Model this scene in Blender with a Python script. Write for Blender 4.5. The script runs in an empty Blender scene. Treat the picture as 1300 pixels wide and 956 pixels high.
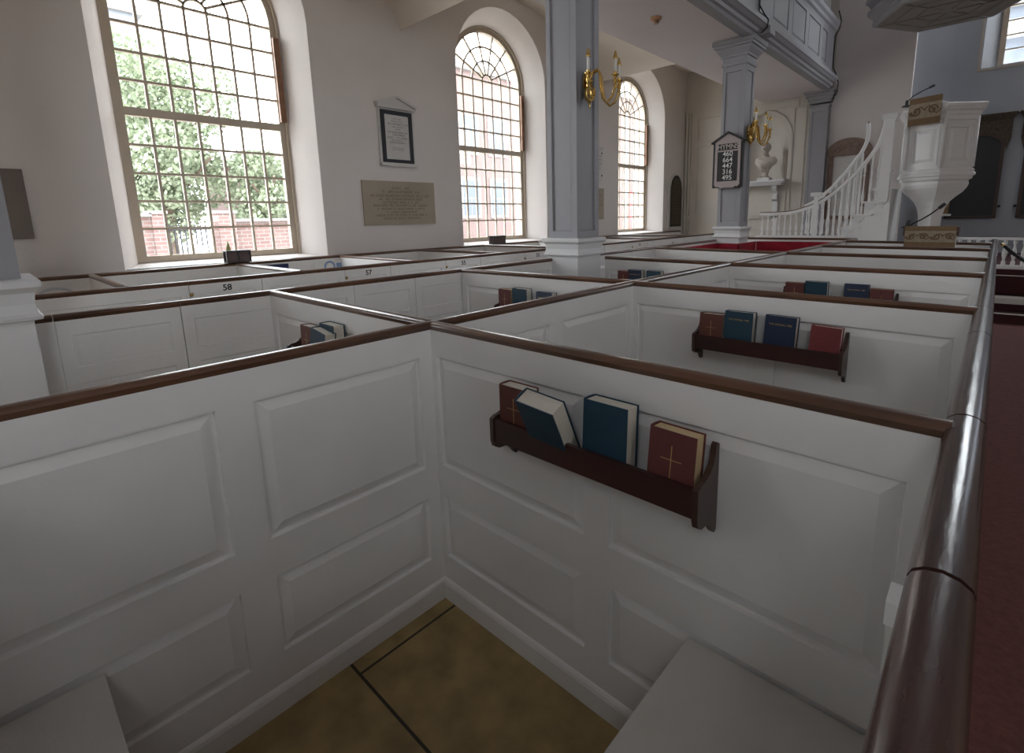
import bpy, bmesh, math, random
from mathutils import Vector, Matrix
random.seed(7)
sc = bpy.context.scene
COL = sc.collection
PI = math.pi
R = math.radians

# ------------------------------------------------------------------ camera
W_, H_ = 1300.0, 956.0
F_, CX_, CY_ = 642.16, 677.88, 392.80
yaw, pitch, roll = R(42.318), R(10.218), R(-1.3157)
fwd = Vector((-math.sin(yaw)*math.cos(pitch), math.cos(yaw)*math.cos(pitch), -math.sin(pitch)))
rgt = Vector((math.cos(yaw), math.sin(yaw), 0)); upv = rgt.cross(fwd)
r2 = math.cos(roll)*rgt + math.sin(roll)*upv
u2 = -math.sin(roll)*rgt + math.cos(roll)*upv
cam = bpy.data.cameras.new('camera'); camo = bpy.data.objects.new('camera', cam); COL.objects.link(camo)
cam.sensor_fit = 'HORIZONTAL'; cam.sensor_width = 36.0; cam.lens = 36.0*F_/W_
cam.shift_x = (W_/2-CX_)/W_; cam.shift_y = (CY_-H_/2)/W_
cam.clip_start = 0.02; cam.clip_end = 300
M = Matrix((r2, u2, -fwd)).transposed().to_4x4(); M.translation = Vector((0, 0, 1.72)); camo.matrix_world = M
sc.camera = camo

# ------------------------------------------------------------------ colour management, sky, window portals
sc.view_settings.view_transform = 'Standard'; sc.view_settings.look = 'None'
sc.view_settings.gamma = 1.0; sc.view_settings.use_curve_mapping = False
sc.view_settings.exposure = 0.45
SKY = 9.0
wd = bpy.data.worlds.new('overcast_sky'); sc.world = wd; wd.use_nodes = True
bg = wd.node_tree.nodes['Background']; bg.inputs[0].default_value = (0.90, 0.95, 1.0, 1); bg.inputs[1].default_value = SKY
cy = sc.cycles
cy.max_bounces = 10; cy.diffuse_bounces = 6; cy.glossy_bounces = 4; cy.transparent_max_bounces = 12
cy.sample_clamp_indirect = 8.0; cy.caustics_reflective = False; cy.caustics_refractive = False
cy.use_denoising = True

def portal(name, loc, sx, sy, direction):
    l = bpy.data.lights.new(name, 'AREA'); l.shape = 'RECTANGLE'; l.size = sx; l.size_y = sy
    l.cycles.is_portal = True
    o = bpy.data.objects.new(name, l); COL.objects.link(o); o.location = loc
    o.rotation_euler = Vector(direction).to_track_quat('-Z', 'Y').to_euler(); o['kind'] = 'structure'
    return o

# ------------------------------------------------------------------ materials
MATS = {}
def mat(name, col, rough=0.6, metal=0.0, coat=0.0, var=0.0, vscale=6.0, bump=0.0, bscale=60.0, col2=None, spec=0.5, stretch=None):
    if name in MATS: return MATS[name]
    m = bpy.data.materials.new(name); m.use_nodes = True
    nt = m.node_tree; b = nt.nodes['Principled BSDF']
    b.inputs['Base Color'].default_value = (*col, 1); b.inputs['Roughness'].default_value = rough
    b.inputs['Metallic'].default_value = metal; b.inputs['Coat Weight'].default_value = coat
    b.inputs['Coat Roughness'].default_value = 0.15
    b.inputs['Specular IOR Level'].default_value = spec
    tc = nt.nodes.new('ShaderNodeTexCoord')
    mp = nt.nodes.new('ShaderNodeMapping'); nt.links.new(tc.outputs['Object'], mp.inputs[0])
    if stretch: mp.inputs['Scale'].default_value = stretch
    if var > 0 or col2:
        n = nt.nodes.new('ShaderNodeTexNoise'); n.inputs['Scale'].default_value = vscale; n.inputs['Detail'].default_value = 6
        nt.links.new(mp.outputs[0], n.inputs[0])
        cr = nt.nodes.new('ShaderNodeValToRGB'); cr.color_ramp.elements[0].position = 0.3; cr.color_ramp.elements[1].position = 0.7
        c2 = col2 if col2 else tuple(c*(1-var) for c in col)
        cr.color_ramp.elements[0].color = (*c2, 1); cr.color_ramp.elements[1].color = (*col, 1)
        nt.links.new(n.outputs[0], cr.inputs[0]); nt.links.new(cr.outputs[0], b.inputs['Base Color'])
    if bump > 0:
        n2 = nt.nodes.new('ShaderNodeTexNoise'); n2.inputs['Scale'].default_value = bscale; n2.inputs['Detail'].default_value = 5
        nt.links.new(mp.outputs[0], n2.inputs[0])
        bp = nt.nodes.new('ShaderNodeBump'); bp.inputs['Strength'].default_value = bump; bp.inputs['Distance'].default_value = 0.01
        nt.links.new(n2.outputs[0], bp.inputs['Height']); nt.links.new(bp.outputs[0], b.inputs['Normal'])
    MATS[name] = m
    return m

PAINT = mat('white_gloss_paint', (.76, .745, .735), .38, var=.06, vscale=3, bump=.12, bscale=25, coat=.15)
SEATP = mat('cream_seat_paint', (.60, .58, .54), .42, var=.08, vscale=4, bump=.1)
PLASTER = mat('wall_plaster', (.70, .655, .635), .9, var=.05, vscale=1.5, bump=.15, bscale=12)
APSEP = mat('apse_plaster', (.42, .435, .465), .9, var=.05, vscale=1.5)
CEILM = mat('ceiling_plaster', (.70, .65, .66), .95, var=.03, vscale=1.0)
VAULTM = mat('vault_plaster', (.70, .63, .56), .95, var=.05, vscale=1.0)  # tan of warm bounced light put into the vault colour
CREAM = mat('cream_panelling', (.56, .52, .47), .75, var=.05, vscale=2)
GREY = mat('grey_blue_paint', (.315, .312, .335), .5, var=.06, vscale=3, bump=.08)
PEDW = mat('pedestal_white_paint', (.68, .68, .69), .45, var=.05, vscale=3)
WOOD = mat('mahogany_rail', (.15, .074, .043), .30, coat=.5, col2=(.045, .021, .013), vscale=14, bump=.15, bscale=50, stretch=(1, .15, 1))
WOODX = mat('mahogany_rail_across', (.15, .074, .043), .30, coat=.5, col2=(.045, .021, .013), vscale=14, bump=.15, bscale=50, stretch=(.15, 1, 1))
AISLEW = mat('dark_aisle_rail_wood', (.07, .035, .028), .27, coat=.6, col2=(.03, .014, .012), vscale=16, bump=.35, bscale=35, stretch=(1, .2, 1))
RACKW = mat('dark_rack_wood', (.045, .012, .009), .38, coat=.25, col2=(.022, .007, .006), vscale=12, stretch=(.2, 1, 1))
BRKW = mat('rack_bracket_wood', (.05, .025, .018), .4, coat=.2)
FRAMEM = mat('tan_window_paint', (.52, .44, .35), .55, var=.1, vscale=5)
FRAMEB = mat('bare_brown_casing', (.26, .13, .07), .6, var=.3, vscale=9)
BRASS = mat('polished_brass', (.80, .56, .20), .18, metal=1.0)
OLDBRASS = mat('dull_brass', (.42, .28, .10), .4, metal=1.0)
CANDLE = mat('candle_white', (.72, .71, .66), .5)
BLACK = mat('black_paint', (.012, .012, .014), .4)
IRON = mat('dark_iron', (.03, .03, .035), .5)
REDV = mat('red_velvet', (.42, .012, .035), .85, var=.4, vscale=8)
MARC = mat('maroon_carpet', (.14, .046, .038), .95, var=.35, vscale=40, bump=.5, bscale=200)
MARS = mat('maroon_step_carpet', (.06, .012, .016), .9, var=.3, vscale=40)
BOOKR = mat('maroon_book_cloth', (.12, .028, .026), .6, var=.1, vscale=60, bump=.2, bscale=300)
BOOKR2 = mat('brown_red_book_cloth', (.115, .032, .022), .6, var=.1, vscale=60, bump=.2, bscale=300)
BOOKR3 = mat('bright_red_book_cloth', (.17, .025, .028), .6, var=.1, vscale=60)
BOOKB = mat('teal_blue_book_cloth', (.006, .038, .068), .5, var=.1, vscale=60, bump=.2, bscale=300)
BOOKB2 = mat('navy_book_cloth', (.006, .018, .055), .5, var=.1, vscale=60)
PAGES = mat('book_pages', (.62, .58, .50), .8, col2=(.50, .46, .39), vscale=30, stretch=(1, 25, 1))
PAGESG = mat('gilt_book_pages', (.62, .48, .28), .6, col2=(.50, .38, .2), vscale=30, stretch=(1, 25, 1))
GILT = mat('gilt_stamping', (.62, .42, .16), .35, metal=.6)
MARBLE = mat('white_marble', (.62, .60, .58), .5, var=.12, vscale=4)
MARBW = mat('bust_marble', (.52, .46, .42), .55, var=.1, vscale=10)
TANST = mat('tan_stone', (.39, .335, .265), .8, var=.12, vscale=3, bump=.15)
DARKST = mat('grey_brown_stone', (.20, .17, .15), .8, var=.12, vscale=3)
INK = mat('engraved_lines', (.08, .075, .07), .8)
INKT = mat('worn_engraved_lines', (.16, .13, .10), .8)
CLOTH = mat('tan_fall_cloth', (.20, .125, .065), .85, var=.2, vscale=20)
CLOTHP = mat('patterned_cloth_band', (.34, .28, .21), .85, col2=(.26, .20, .14), vscale=20)
CLOTHG = mat('gold_scroll_embroidery', (.16, .09, .04), .6)
HYMNF = mat('pinkish_beige_frame', (.40, .34, .33), .6)
WHT = mat('white_lettering', (.75, .75, .72), .6)
NAVYC = mat('navy_cushion_cloth', (.02, .03, .10), .9)
BLUEP = mat('pale_blue_print', (.22, .32, .55), .8)
DARKP = mat('dark_panel_field', (.008, .007, .007), .45)
DARKW = mat('dark_walnut', (.05, .022, .012), .45)
CARVE = mat('gilded_carving', (.11, .07, .032), .6, col2=(.02, .014, .01), vscale=26)
GLASSBOX = mat('dark_candle_glass', (.09, .06, .06), .15)
AMBER = mat('amber_plastic', (.55, .30, .16), .5)

def floor_mat():
    m = bpy.data.materials.new('ochre_floor_tiles'); m.use_nodes = True; nt = m.node_tree; b = nt.nodes['Principled BSDF']
    tc = nt.nodes.new('ShaderNodeTexCoord'); mp = nt.nodes.new('ShaderNodeMapping'); mp.inputs['Location'].default_value = (.15, -.765, 0)
    nt.links.new(tc.outputs['Object'], mp.inputs[0])
    br = nt.nodes.new('ShaderNodeTexBrick'); br.offset = 0.5; br.inputs['Scale'].default_value = 1
    br.inputs['Brick Width'].default_value = 1.0; br.inputs['Row Height'].default_value = .61; br.inputs['Mortar Size'].default_value = .006
    br.inputs['Color1'].default_value = (.40, .285, .12, 1); br.inputs['Color2'].default_value = (.36, .25, .105, 1); br.inputs['Mortar'].default_value = (.03, .02, .01, 1)
    nt.links.new(mp.outputs[0], br.inputs[0])
    n = nt.nodes.new('ShaderNodeTexNoise'); n.inputs['Scale'].default_value = 7; n.inputs['Detail'].default_value = 8; nt.links.new(mp.outputs[0], n.inputs[0])
    cr = nt.nodes.new('ShaderNodeValToRGB'); cr.color_ramp.elements[0].color = (.62, .62, .62, 1); cr.color_ramp.elements[0].position = .35; cr.color_ramp.elements[1].position = .62
    nt.links.new(n.outputs[0], cr.inputs[0])
    mx = nt.nodes.new('ShaderNodeMix'); mx.data_type = 'RGBA'; mx.blend_type = 'MULTIPLY'; mx.inputs[0].default_value = 1
    nt.links.new(br.outputs[0], mx.inputs[6]); nt.links.new(cr.outputs[0], mx.inputs[7]); nt.links.new(mx.outputs[2], b.inputs['Base Color'])
    b.inputs['Roughness'].default_value = .45
    return m
FLOORM = floor_mat()

def brick_mat(name, c1, c2, mortar, axis='YZ'):
    m = bpy.data.materials.new(name); m.use_nodes = True; nt = m.node_tree; b = nt.nodes['Principled BSDF']
    tc = nt.nodes.new('ShaderNodeTexCoord'); sp = nt.nodes.new('ShaderNodeSeparateXYZ'); cb = nt.nodes.new('ShaderNodeCombineXYZ')
    nt.links.new(tc.outputs['Object'], sp.inputs[0]); nt.links.new(sp.outputs[1 if axis == 'YZ' else 0], cb.inputs[0]); nt.links.new(sp.outputs[2], cb.inputs[1])
    br = nt.nodes.new('ShaderNodeTexBrick'); br.inputs['Scale'].default_value = 1
    br.inputs['Brick Width'].default_value = .26; br.inputs['Row Height'].default_value = .09; br.inputs['Mortar Size'].default_value = .012
    br.inputs['Color1'].default_value = (*c1, 1); br.inputs['Color2'].default_value = (*c2, 1); br.inputs['Mortar'].default_value = (*mortar, 1)
    nt.links.new(cb.outputs[0], br.inputs[0]); nt.links.new(br.outputs[0], b.inputs['Base Color']); b.inputs['Roughness'].default_value = .9
    return m
BRICK = brick_mat('garden_brick', (.20, .12, .11), (.24, .155, .14), (.26, .24, .23))
BRICK2 = brick_mat('pale_red_brick', (.15, .095, .088), (.17, .11, .10), (.17, .14, .13))

def glass_mat():
    m = bpy.data.materials.new('window_glass'); m.use_nodes = True; nt = m.node_tree
    for n in list(nt.nodes): nt.nodes.remove(n)
    o = nt.nodes.new('ShaderNodeOutputMaterial'); t = nt.nodes.new('ShaderNodeBsdfTransparent'); g = nt.nodes.new('ShaderNodeBsdfGlossy')
    t.inputs[0].default_value = (.96, .97, .96, 1); g.inputs['Roughness'].default_value = .03
    mx = nt.nodes.new('ShaderNodeMixShader'); mx.inputs[0].default_value = .06
    nt.links.new(t.outputs[0], mx.inputs[1]); nt.links.new(g.outputs[0], mx.inputs[2]); nt.links.new(mx.outputs[0], o.inputs[0])
    return m
GLASS = glass_mat()

# ------------------------------------------------------------------ mesh helpers
class MB:
    def __init__(s): s.v = []; s.f = []; s.smooth = []
    def quad(s, *pts, sm=False):
        i = len(s.v); s.v.extend([tuple(p) for p in pts]); s.f.append(list(range(i, i+len(pts)))); s.smooth.append(sm)
    def box(s, x0, x1, y0, y1, z0, z1, mtx=None):
        P = [(x0, y0, z0), (x1, y0, z0), (x1, y1, z0), (x0, y1, z0), (x0, y0, z1), (x1, y0, z1), (x1, y1, z1), (x0, y1, z1)]
        if mtx: P = [tuple(mtx @ Vector(p)) for p in P]
        i = len(s.v); s.v.extend(P)
        for f in ((0, 3, 2, 1), (4, 5, 6, 7), (0, 1, 5, 4), (1, 2, 6, 5), (2, 3, 7, 6), (3, 0, 4, 7)):
            s.f.append([i+k for k in f]); s.smooth.append(False)
        return s
    def extrude(s, pts, fn, a, b, smooth=False, caps=True):
        """closed profile pts (p,q) swept from a to b; fn(p,q,t)->xyz"""
        n = len(pts); i = len(s.v)
        s.v.extend([tuple(fn(p, q, a)) for p, q in pts]); s.v.extend([tuple(fn(p, q, b)) for p, q in pts])
        for k in range(n):
            s.f.append([i+k, i+(k+1) % n, i+n+(k+1) % n, i+n+k]); s.smooth.append(smooth)
        if caps:
            s.f.append([i+k for k in range(n)][::-1]); s.smooth.append(False)
            s.f.append([i+n+k for k in range(n)]); s.smooth.append(False)
        return s
    def lathe(s, prof, c=(0, 0, 0), n=16, a0=0.0, axis='z', smooth=True, mtx=None):
        """prof list of (r,h)"""
        i = len(s.v); m = len(prof)
        for r, h in prof:
            for k in range(n):
                a = a0+2*PI*k/n; p = Vector((r*math.cos(a), r*math.sin(a), h))
                if mtx: p = mtx @ p
                s.v.append((c[0]+p.x, c[1]+p.y, c[2]+p.z))
        for j in range(m-1):
            for k in range(n):
                s.f.append([i+j*n+k, i+j*n+(k+1) % n, i+(j+1)*n+(k+1) % n, i+(j+1)*n+k]); s.smooth.append(smooth)
        s.f.append([i+k for k in range(n)][::-1]); s.smooth.append(False)
        s.f.append([i+(m-1)*n+k for k in range(n)]); s.smooth.append(False)
        return s
    def tube(s, pts, r, n=8, rz=None, radii=None):
        pts = [Vector(p) for p in pts]; i = len(s.v); m = len(pts); prev = None
        for j, p in enumerate(pts):
            d = (pts[min(j+1, m-1)]-pts[max(j-1, 0)]).normalized()
            ref = Vector((0, 0, 1)) if abs(d.z) < .95 else Vector((1, 0, 0))
            if prev is not None and prev.length > 0:
                a = prev - d*prev.dot(d)
                a = a.normalized() if a.length > 1e-4 else d.cross(ref).normalized()
            else: a = d.cross(ref).normalized()
            prev = a; b = d.cross(a)
            rr = radii[j] if radii else r
            for k in range(n):
                t = 2*PI*k/n; q = p+a*math.cos(t)*rr+b*math.sin(t)*(rz*rr/r if rz else rr); s.v.append(tuple(q))
        for j in range(m-1):
            for k in range(n):
                s.f.append([i+j*n+k, i+j*n+(k+1) % n, i+(j+1)*n+(k+1) % n, i+(j+1)*n+k]); s.smooth.append(True)
        s.f.append([i+k for k in range(n)][::-1]); s.smooth.append(False)
        s.f.append([i+(m-1)*n+k for k in range(n)]); s.smooth.append(False)
        return s
    def ball(s, c, rx, ry=None, rz=None, nu=12, nv=8, mtx=None):
        ry = ry or rx; rz = rz or rx; i = len(s.v)
        for j in range(nv+1):
            ph = -PI/2+PI*j/nv
            for k in range(nu):
                a = 2*PI*k/nu; p = Vector((rx*math.cos(ph)*math.cos(a), ry*math.cos(ph)*math.sin(a), rz*math.sin(ph)))
                if mtx: p = mtx @ p
                s.v.append((c[0]+p.x, c[1]+p.y, c[2]+p.z))
        for j in range(nv):
            for k in range(nu):
                s.f.append([i+j*nu+k, i+j*nu+(k+1) % nu, i+(j+1)*nu+(k+1) % nu, i+(j+1)*nu+k]); s.smooth.append(True)
        return s
    def build(s, name, m, parent=None, loc=None, merge=True):
        me = bpy.data.meshes.new(name); me.from_pydata(s.v, [], s.f); me.update()
        for p, sm in zip(me.polygons, s.smooth): p.use_smooth = sm
        if merge or True:
            bm = bmesh.new(); bm.from_mesh(me)
            bmesh.ops.remove_doubles(bm, verts=bm.verts, dist=1e-5)
            bmesh.ops.recalc_face_normals(bm, faces=bm.faces)
            bm.to_mesh(me); bm.free()
        if any(s.smooth):
            fl = [p.use_smooth for p in me.polygons]
            me.set_sharp_from_angle(angle=R(38))
            for p, q in zip(me.polygons, fl): p.use_smooth = q
            me.update()
        o = bpy.data.objects.new(name, me); COL.objects.link(o)
        if m: me.materials.append(m)
        if parent: o.parent = parent
        if loc: o.location = loc
        return o

def relief(mb, fn, u0, u1, v0, v1, panels, depth=.014, bev=.035, raised=True):
    """board face with sunk-moulded raised panels; fn(u,v,d) d positive = out of the face"""
    us = sorted(set([u0, u1]+[p[0] for p in panels]+[p[1] for p in panels])); vs = sorted(set([v0, v1]+[p[2] for p in panels]+[p[3] for p in panels]))
    us = [u for u in us if u0-1e-6 <= u <= u1+1e-6]; vs = [v for v in vs if v0-1e-6 <= v <= v1+1e-6]
    for i in range(len(us)-1):
        for j in range(len(vs)-1):
            cu = (us[i]+us[i+1])/2; cv = (vs[j]+vs[j+1])/2
            if any(p[0] < cu < p[1] and p[2] < cv < p[3] for p in panels): continue
            mb.quad(fn(us[i], vs[j], 0), fn(us[i+1], vs[j], 0), fn(us[i+1], vs[j+1], 0), fn(us[i], vs[j+1], 0))
    for (a, b, c, d) in panels:
        rings = [(0, 0), (.003, -depth), (.010, -depth)]
        rings += [(.010+bev, -.003), ] if raised else [(.018, -depth*.9)]
        for k in range(len(rings)-1):
            (i0, d0), (i1, d1) = rings[k], rings[k+1]
            A = [(a+i0, c+i0), (b-i0, c+i0), (b-i0, d-i0), (a+i0, d-i0)]; B = [(a+i1, c+i1), (b-i1, c+i1), (b-i1, d-i1), (a+i1, d-i1)]
            for q in range(4):
                q2 = (q+1) % 4
                mb.quad(fn(*A[q], d0), fn(*A[q2], d0), fn(*B[q2], d1), fn(*B[q], d1))
        i1, d1 = rings[-1]
        mb.quad(fn(a+i1, c+i1, d1), fn(b-i1, c+i1, d1), fn(b-i1, d-i1, d1), fn(a+i1, d-i1, d1))

def empty(name, loc=(0, 0, 0), rz=0):
    o = bpy.data.objects.new(name, None); COL.objects.link(o); o.location = loc; o.rotation_euler = (0, 0, rz); o.empty_display_size = .1
    return o
def tag(o, label, cat, group=None, kind=None):
    o['label'] = label; o['category'] = cat
    if group: o['group'] = group
    if kind: o['kind'] = kind
    return o
def struct(o): o['kind'] = 'structure'; return o
def text(name, s, size, m, parent, mtx, extrude=.001, align='CENTER', bold=0.0, xs=1.0):
    cu = bpy.data.curves.new(name, 'FONT'); cu.body = s; cu.size = size; cu.extrude = extrude; cu.align_x = align; cu.align_y = 'CENTER'; cu.offset = bold
    t = bpy.data.objects.new(name, cu); COL.objects.link(t); bpy.context.view_layer.update()
    me = bpy.data.meshes.new_from_object(t.evaluated_get(bpy.context.evaluated_depsgraph_get()))
    COL.objects.unlink(t); bpy.data.objects.remove(t)
    me.transform(mtx @ Matrix.Diagonal((xs, 1, 1, 1)))
    o = bpy.data.objects.new(name, me); COL.objects.link(o); me.materials.clear(); me.materials.append(m); o.parent = parent
    return o
def face_mtx(origin, right, up):
    r_ = Vector(right).normalized(); u_ = Vector(up).normalized(); n_ = r_.cross(u_)
    m = Matrix((r_, u_, n_)).transposed().to_4x4(); m.translation = Vector(origin); return m

# ------------------------------------------------------------------ walls with arched openings
def arch_pts(uc, h, spring, n=20):
    return [(uc+h*math.cos(PI-PI*k/n), spring+h*math.sin(PI*k/n)) for k in range(n+1)]
def arched_wall(mb, fn, u0, u1, z0, z1, cols, depth=.45, thick=.62):
    """cols: list of lists of openings (uc, half_in, half_out, sill, spring, sill_out) stacked in one column"""
    edge = u0
    for col in cols:
        hm = max(o[1] for o in col); uc = col[0][0]; a, b = uc-hm, uc+hm
        mb.quad(fn(edge, z0, 0), fn(a, z0, 0), fn(a, z1, 0), fn(edge, z1, 0)); edge = b
        mb.quad(fn(a, z0, 0), fn(b, z0, 0), fn(b, col[0][3], 0), fn(a, col[0][3], 0))
        for k, (c, hi, ho, sill, spring, sillo, dp) in enumerate(col):
            ztop = col[k+1][3] if k+1 < len(col) else z1
            pts = arch_pts(c, hi, spring)
            if hi < hm:
                mb.quad(fn(a, sill, 0), fn(c-hi, sill, 0), fn(c-hi, ztop, 0), fn(a, ztop, 0)); mb.quad(fn(c+hi, sill, 0), fn(b, sill, 0), fn(b, ztop, 0), fn(c+hi, ztop, 0))
            for i in range(len(pts)-1):
                p, q = pts[i], pts[i+1]; mb.quad(fn(p[0], p[1], 0), fn(q[0], q[1], 0), fn(q[0], ztop, 0), fn(p[0], ztop, 0))
            if dp is None: continue
            pin = [(c-hi, sill)]+pts+[(c+hi, sill)]; po = [(c-ho, sillo)]+arch_pts(c, ho, spring)+[(c+ho, sillo)]
            n = len(pin)
            for i in range(n-1):
                mb.quad(fn(*pin[i], 0), fn(*pin[i+1], 0), fn(*po[i+1], -dp), fn(*po[i], -dp), sm=True)
                mb.quad(fn(*po[i], -dp), fn(*po[i+1], -dp), fn(*po[i+1], -dp-.2), fn(*po[i], -dp-.2), sm=True)
            mb.quad(fn(*pin[0], 0), fn(*pin[-1], 0), fn(*po[-1], -dp), fn(*po[0], -dp))
            mb.quad(fn(*po[0], -dp), fn(*po[-1], -dp), fn(po[-1][0], po[-1][1], -dp-.2), fn(po[0][0], po[0][1], -dp-.2))
    mb.quad(fn(edge, z0, 0), fn(u1, z0, 0), fn(u1, z1, 0), fn(edge, z1, 0))

WX = -6.55; WC = [2.09, 6.57, 11.24]; SPR = 4.12
ZT = 9.5
lcols = []
for c in [-2.4]+WC:
    lcols.append([(c, 1.07, .86, 1.29, SPR, 1.33, .45)])
mb = MB(); arched_wall(mb, lambda u, z, d: (WX+d, u, z), -5, 13.5, 0, ZT, lcols); struct(mb.build('wall_left', PLASTER))
rcols = []
for c in [-2.4]:
    rcols.append([(c, 1.07, .86, 1.29, SPR, 1.33, .45)]+([(c, 1.0, .86, 6.0, 7.9, 6.04, .45)] if c < 0 else []))
mb = MB(); arched_wall(mb, lambda u, z, d: (8.9-d, u, z), -5, 13.5, 0, ZT, rcols); struct(mb.build('wall_right', PLASTER))
fB = lambda u, z, d: (u, -5+d, z)
mb = MB(); arched_wall(mb, fB, -6.55, 8.9, 0, ZT, [[(2.8, 1.07, .86, 5.2, 7.6, 5.24, .45)]]); struct(mb.build('wall_back', PLASTER))
mb = MB(); mb.quad((-7.3, -5, ZT), (8.9, -5, ZT), (8.9, 16.5, ZT), (-7.3, 16.5, ZT)); struct(mb.build('ceiling', CEILM))
mb = MB(); mb.box(-6.6, 8.95, -5, 16, -.1, 0); struct(mb.build('floor', FLOORM))
# end wall with niche (panelled part in the aisle, plain part beside the chancel)
NC, NH, NS, NSP = -4.55, .64, 2.50, 3.46
mb = MB(); arched_wall(mb, lambda u, z, d: (u, 13.5-d, z), -6.55, -3.05, 0, ZT, [[(NC, NH, NH, NS, NSP, NS, None)]])
def fE(u, z, d): return (u, 13.5-d, z)
# niche interior: half cylinder with quarter dome
nn = 14
for k in range(nn):
    a0_, a1_ = PI*k/nn, PI*(k+1)/nn
    p = (NC-NH*math.cos(a0_), 13.5+NH*.75*math.sin(a0_)); q = (NC-NH*math.cos(a1_), 13.5+NH*.75*math.sin(a1_))
    mb.quad((p[0], p[1], NS), (q[0], q[1], NS), (q[0], q[1], NSP), (p[0], p[1], NSP), sm=True)
    for j in range(10):
        b0, b1 = PI/2*j/10, PI/2*(j+1)/10
        def D(a, b): return (NC-NH*math.cos(a)*math.cos(b), 13.5+NH*.75*math.sin(a)*math.cos(b), NSP+NH*math.sin(b))
        mb.quad(D(a0_, b0), D(a1_, b0), D(a1_, b1), D(a0_, b1), sm=True)
    pass
struct(mb.build('wall_front', CREAM))
mb = MB(); relief(mb, fE, -3.05, -1.6, 0, ZT, []); mb.quad((-1.6, 13.5, 0), (-1.6, 13.60, 0), (-1.6, 13.60, ZT), (-1.6, 13.5, ZT)); struct(mb.build('wall_front_pier', PLASTER))
mb = MB(); mb.quad((3.9, 13.5, 0), (8.9, 13.5, 0), (8.9, 13.5, ZT), (3.9, 13.5, ZT)); mb.quad((3.9, 13.5, 0), (3.9, 14.0, 0), (3.9, 14.0, ZT), (3.9, 13.5, ZT)); struct(mb.build('wall_front_right', PLASTER))
# apse: side, rounded corner, flat back with tall window
mb = MB()
ap = [(-1.6, 13.60), (-2.05, 13.60), (-2.05, 14.55)]+[(-1.1-.95*math.cos(a), 14.55+.95*math.sin(a)) for a in [PI/2*k/8 for k in range(1, 9)]]
for i in range(len(ap)-1): mb.quad((*ap[i], 0), (*ap[i+1], 0), (*ap[i+1], ZT), (*ap[i], ZT), sm=i > 1)
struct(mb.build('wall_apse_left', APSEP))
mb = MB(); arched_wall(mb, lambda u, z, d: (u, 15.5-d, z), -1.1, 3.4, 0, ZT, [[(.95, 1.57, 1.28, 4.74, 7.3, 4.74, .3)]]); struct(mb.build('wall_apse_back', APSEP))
k2 = math.sqrt(.5)
mb = MB(); arched_wall(mb, lambda u, z, d: (3.4+k2*u-k2*d, 15.5-k2*u-k2*d, z), 0, 1.3435, 0, ZT, [[(.67, .5, .45, 3.0, 6.6, 3.0, .3)]])  # added opening, out of view, brightens the curved left apse wall
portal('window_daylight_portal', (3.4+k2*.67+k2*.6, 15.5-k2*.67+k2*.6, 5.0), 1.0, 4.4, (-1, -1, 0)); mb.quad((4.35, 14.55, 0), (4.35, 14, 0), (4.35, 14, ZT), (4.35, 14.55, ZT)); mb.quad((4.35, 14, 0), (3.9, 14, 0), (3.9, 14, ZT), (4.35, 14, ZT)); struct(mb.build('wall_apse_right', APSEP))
# panelled mouldings on the aisle end wall
mb = MB()
def fr(mb, fn, a, b, c, d, w=.035, t=.022):
    for (x0, x1, z0, z1) in ((a, b, c, c+w), (a, b, d-w, d), (a, a+w, c+w, d-w), (b-w, b, c+w, d-w)):
        P = [fn(x0, z0, 0), fn(x1, z0, 0), fn(x1, z1, 0), fn(x0, z1, 0)]; Q = [fn(x0, z0, t), fn(x1, z0, t), fn(x1, z1, t), fn(x0, z1, t)]
        mb.quad(*Q)
        for k in range(4): mb.quad(P[k], P[(k+1) % 4], Q[(k+1) % 4], Q[k])
fr(mb, fE, -6.22, -5.42, 3.62, 4.25); fr(mb, fE, -6.22, -5.42, 1.75, 3.52); fr(mb, fE, -5.32, -5.25, 1.75, 4.25, .02)
fr(mb, fE, -5.2, -3.72, 4.18, 4.34, .02); fr(mb, fE, -3.83, -3.55, 1.75, 4.15, .02)
fr(mb, fE, -5.2, -3.9, 1.3, 2.3, .02)
for (z, h, t) in ((1.58, .07, .05), (1.65, .03, .07)): mb.box(-6.55, -3.9, 13.5-t, 13.5, z, z+h)
for (x, w, t) in ((-6.47, .05, .10), (-6.40, .05, .06)): mb.box(x-w/2, x+w/2, 13.5-t, 13.5, 0, 4.38)
struct(mb.build('trim_1', CREAM))
mb = MB()
pa = arch_pts(NC, NH+.03, NSP); pb = arch_pts(NC, NH+.085, NSP)
pa = [(NC-NH-.03, NS)]+pa+[(NC+NH+.03, NS)]; pb = [(NC-NH-.085, NS)]+pb+[(NC+NH+.085, NS)]
for i in range(len(pa)-1):
    mb.quad(fE(*pa[i], .03), fE(*pa[i+1], .03), fE(*pb[i+1], .03), fE(*pb[i], .03))
    mb.quad(fE(*pa[i], 0), fE(*pa[i+1], 0), fE(*pa[i+1], .03), fE(*pa[i], .03)); mb.quad(fE(*pb[i], 0), fE(*pb[i+1], 0), fE(*pb[i+1], .03), fE(*pb[i], .03))
struct(mb.build('trim_2', CREAM))

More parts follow.
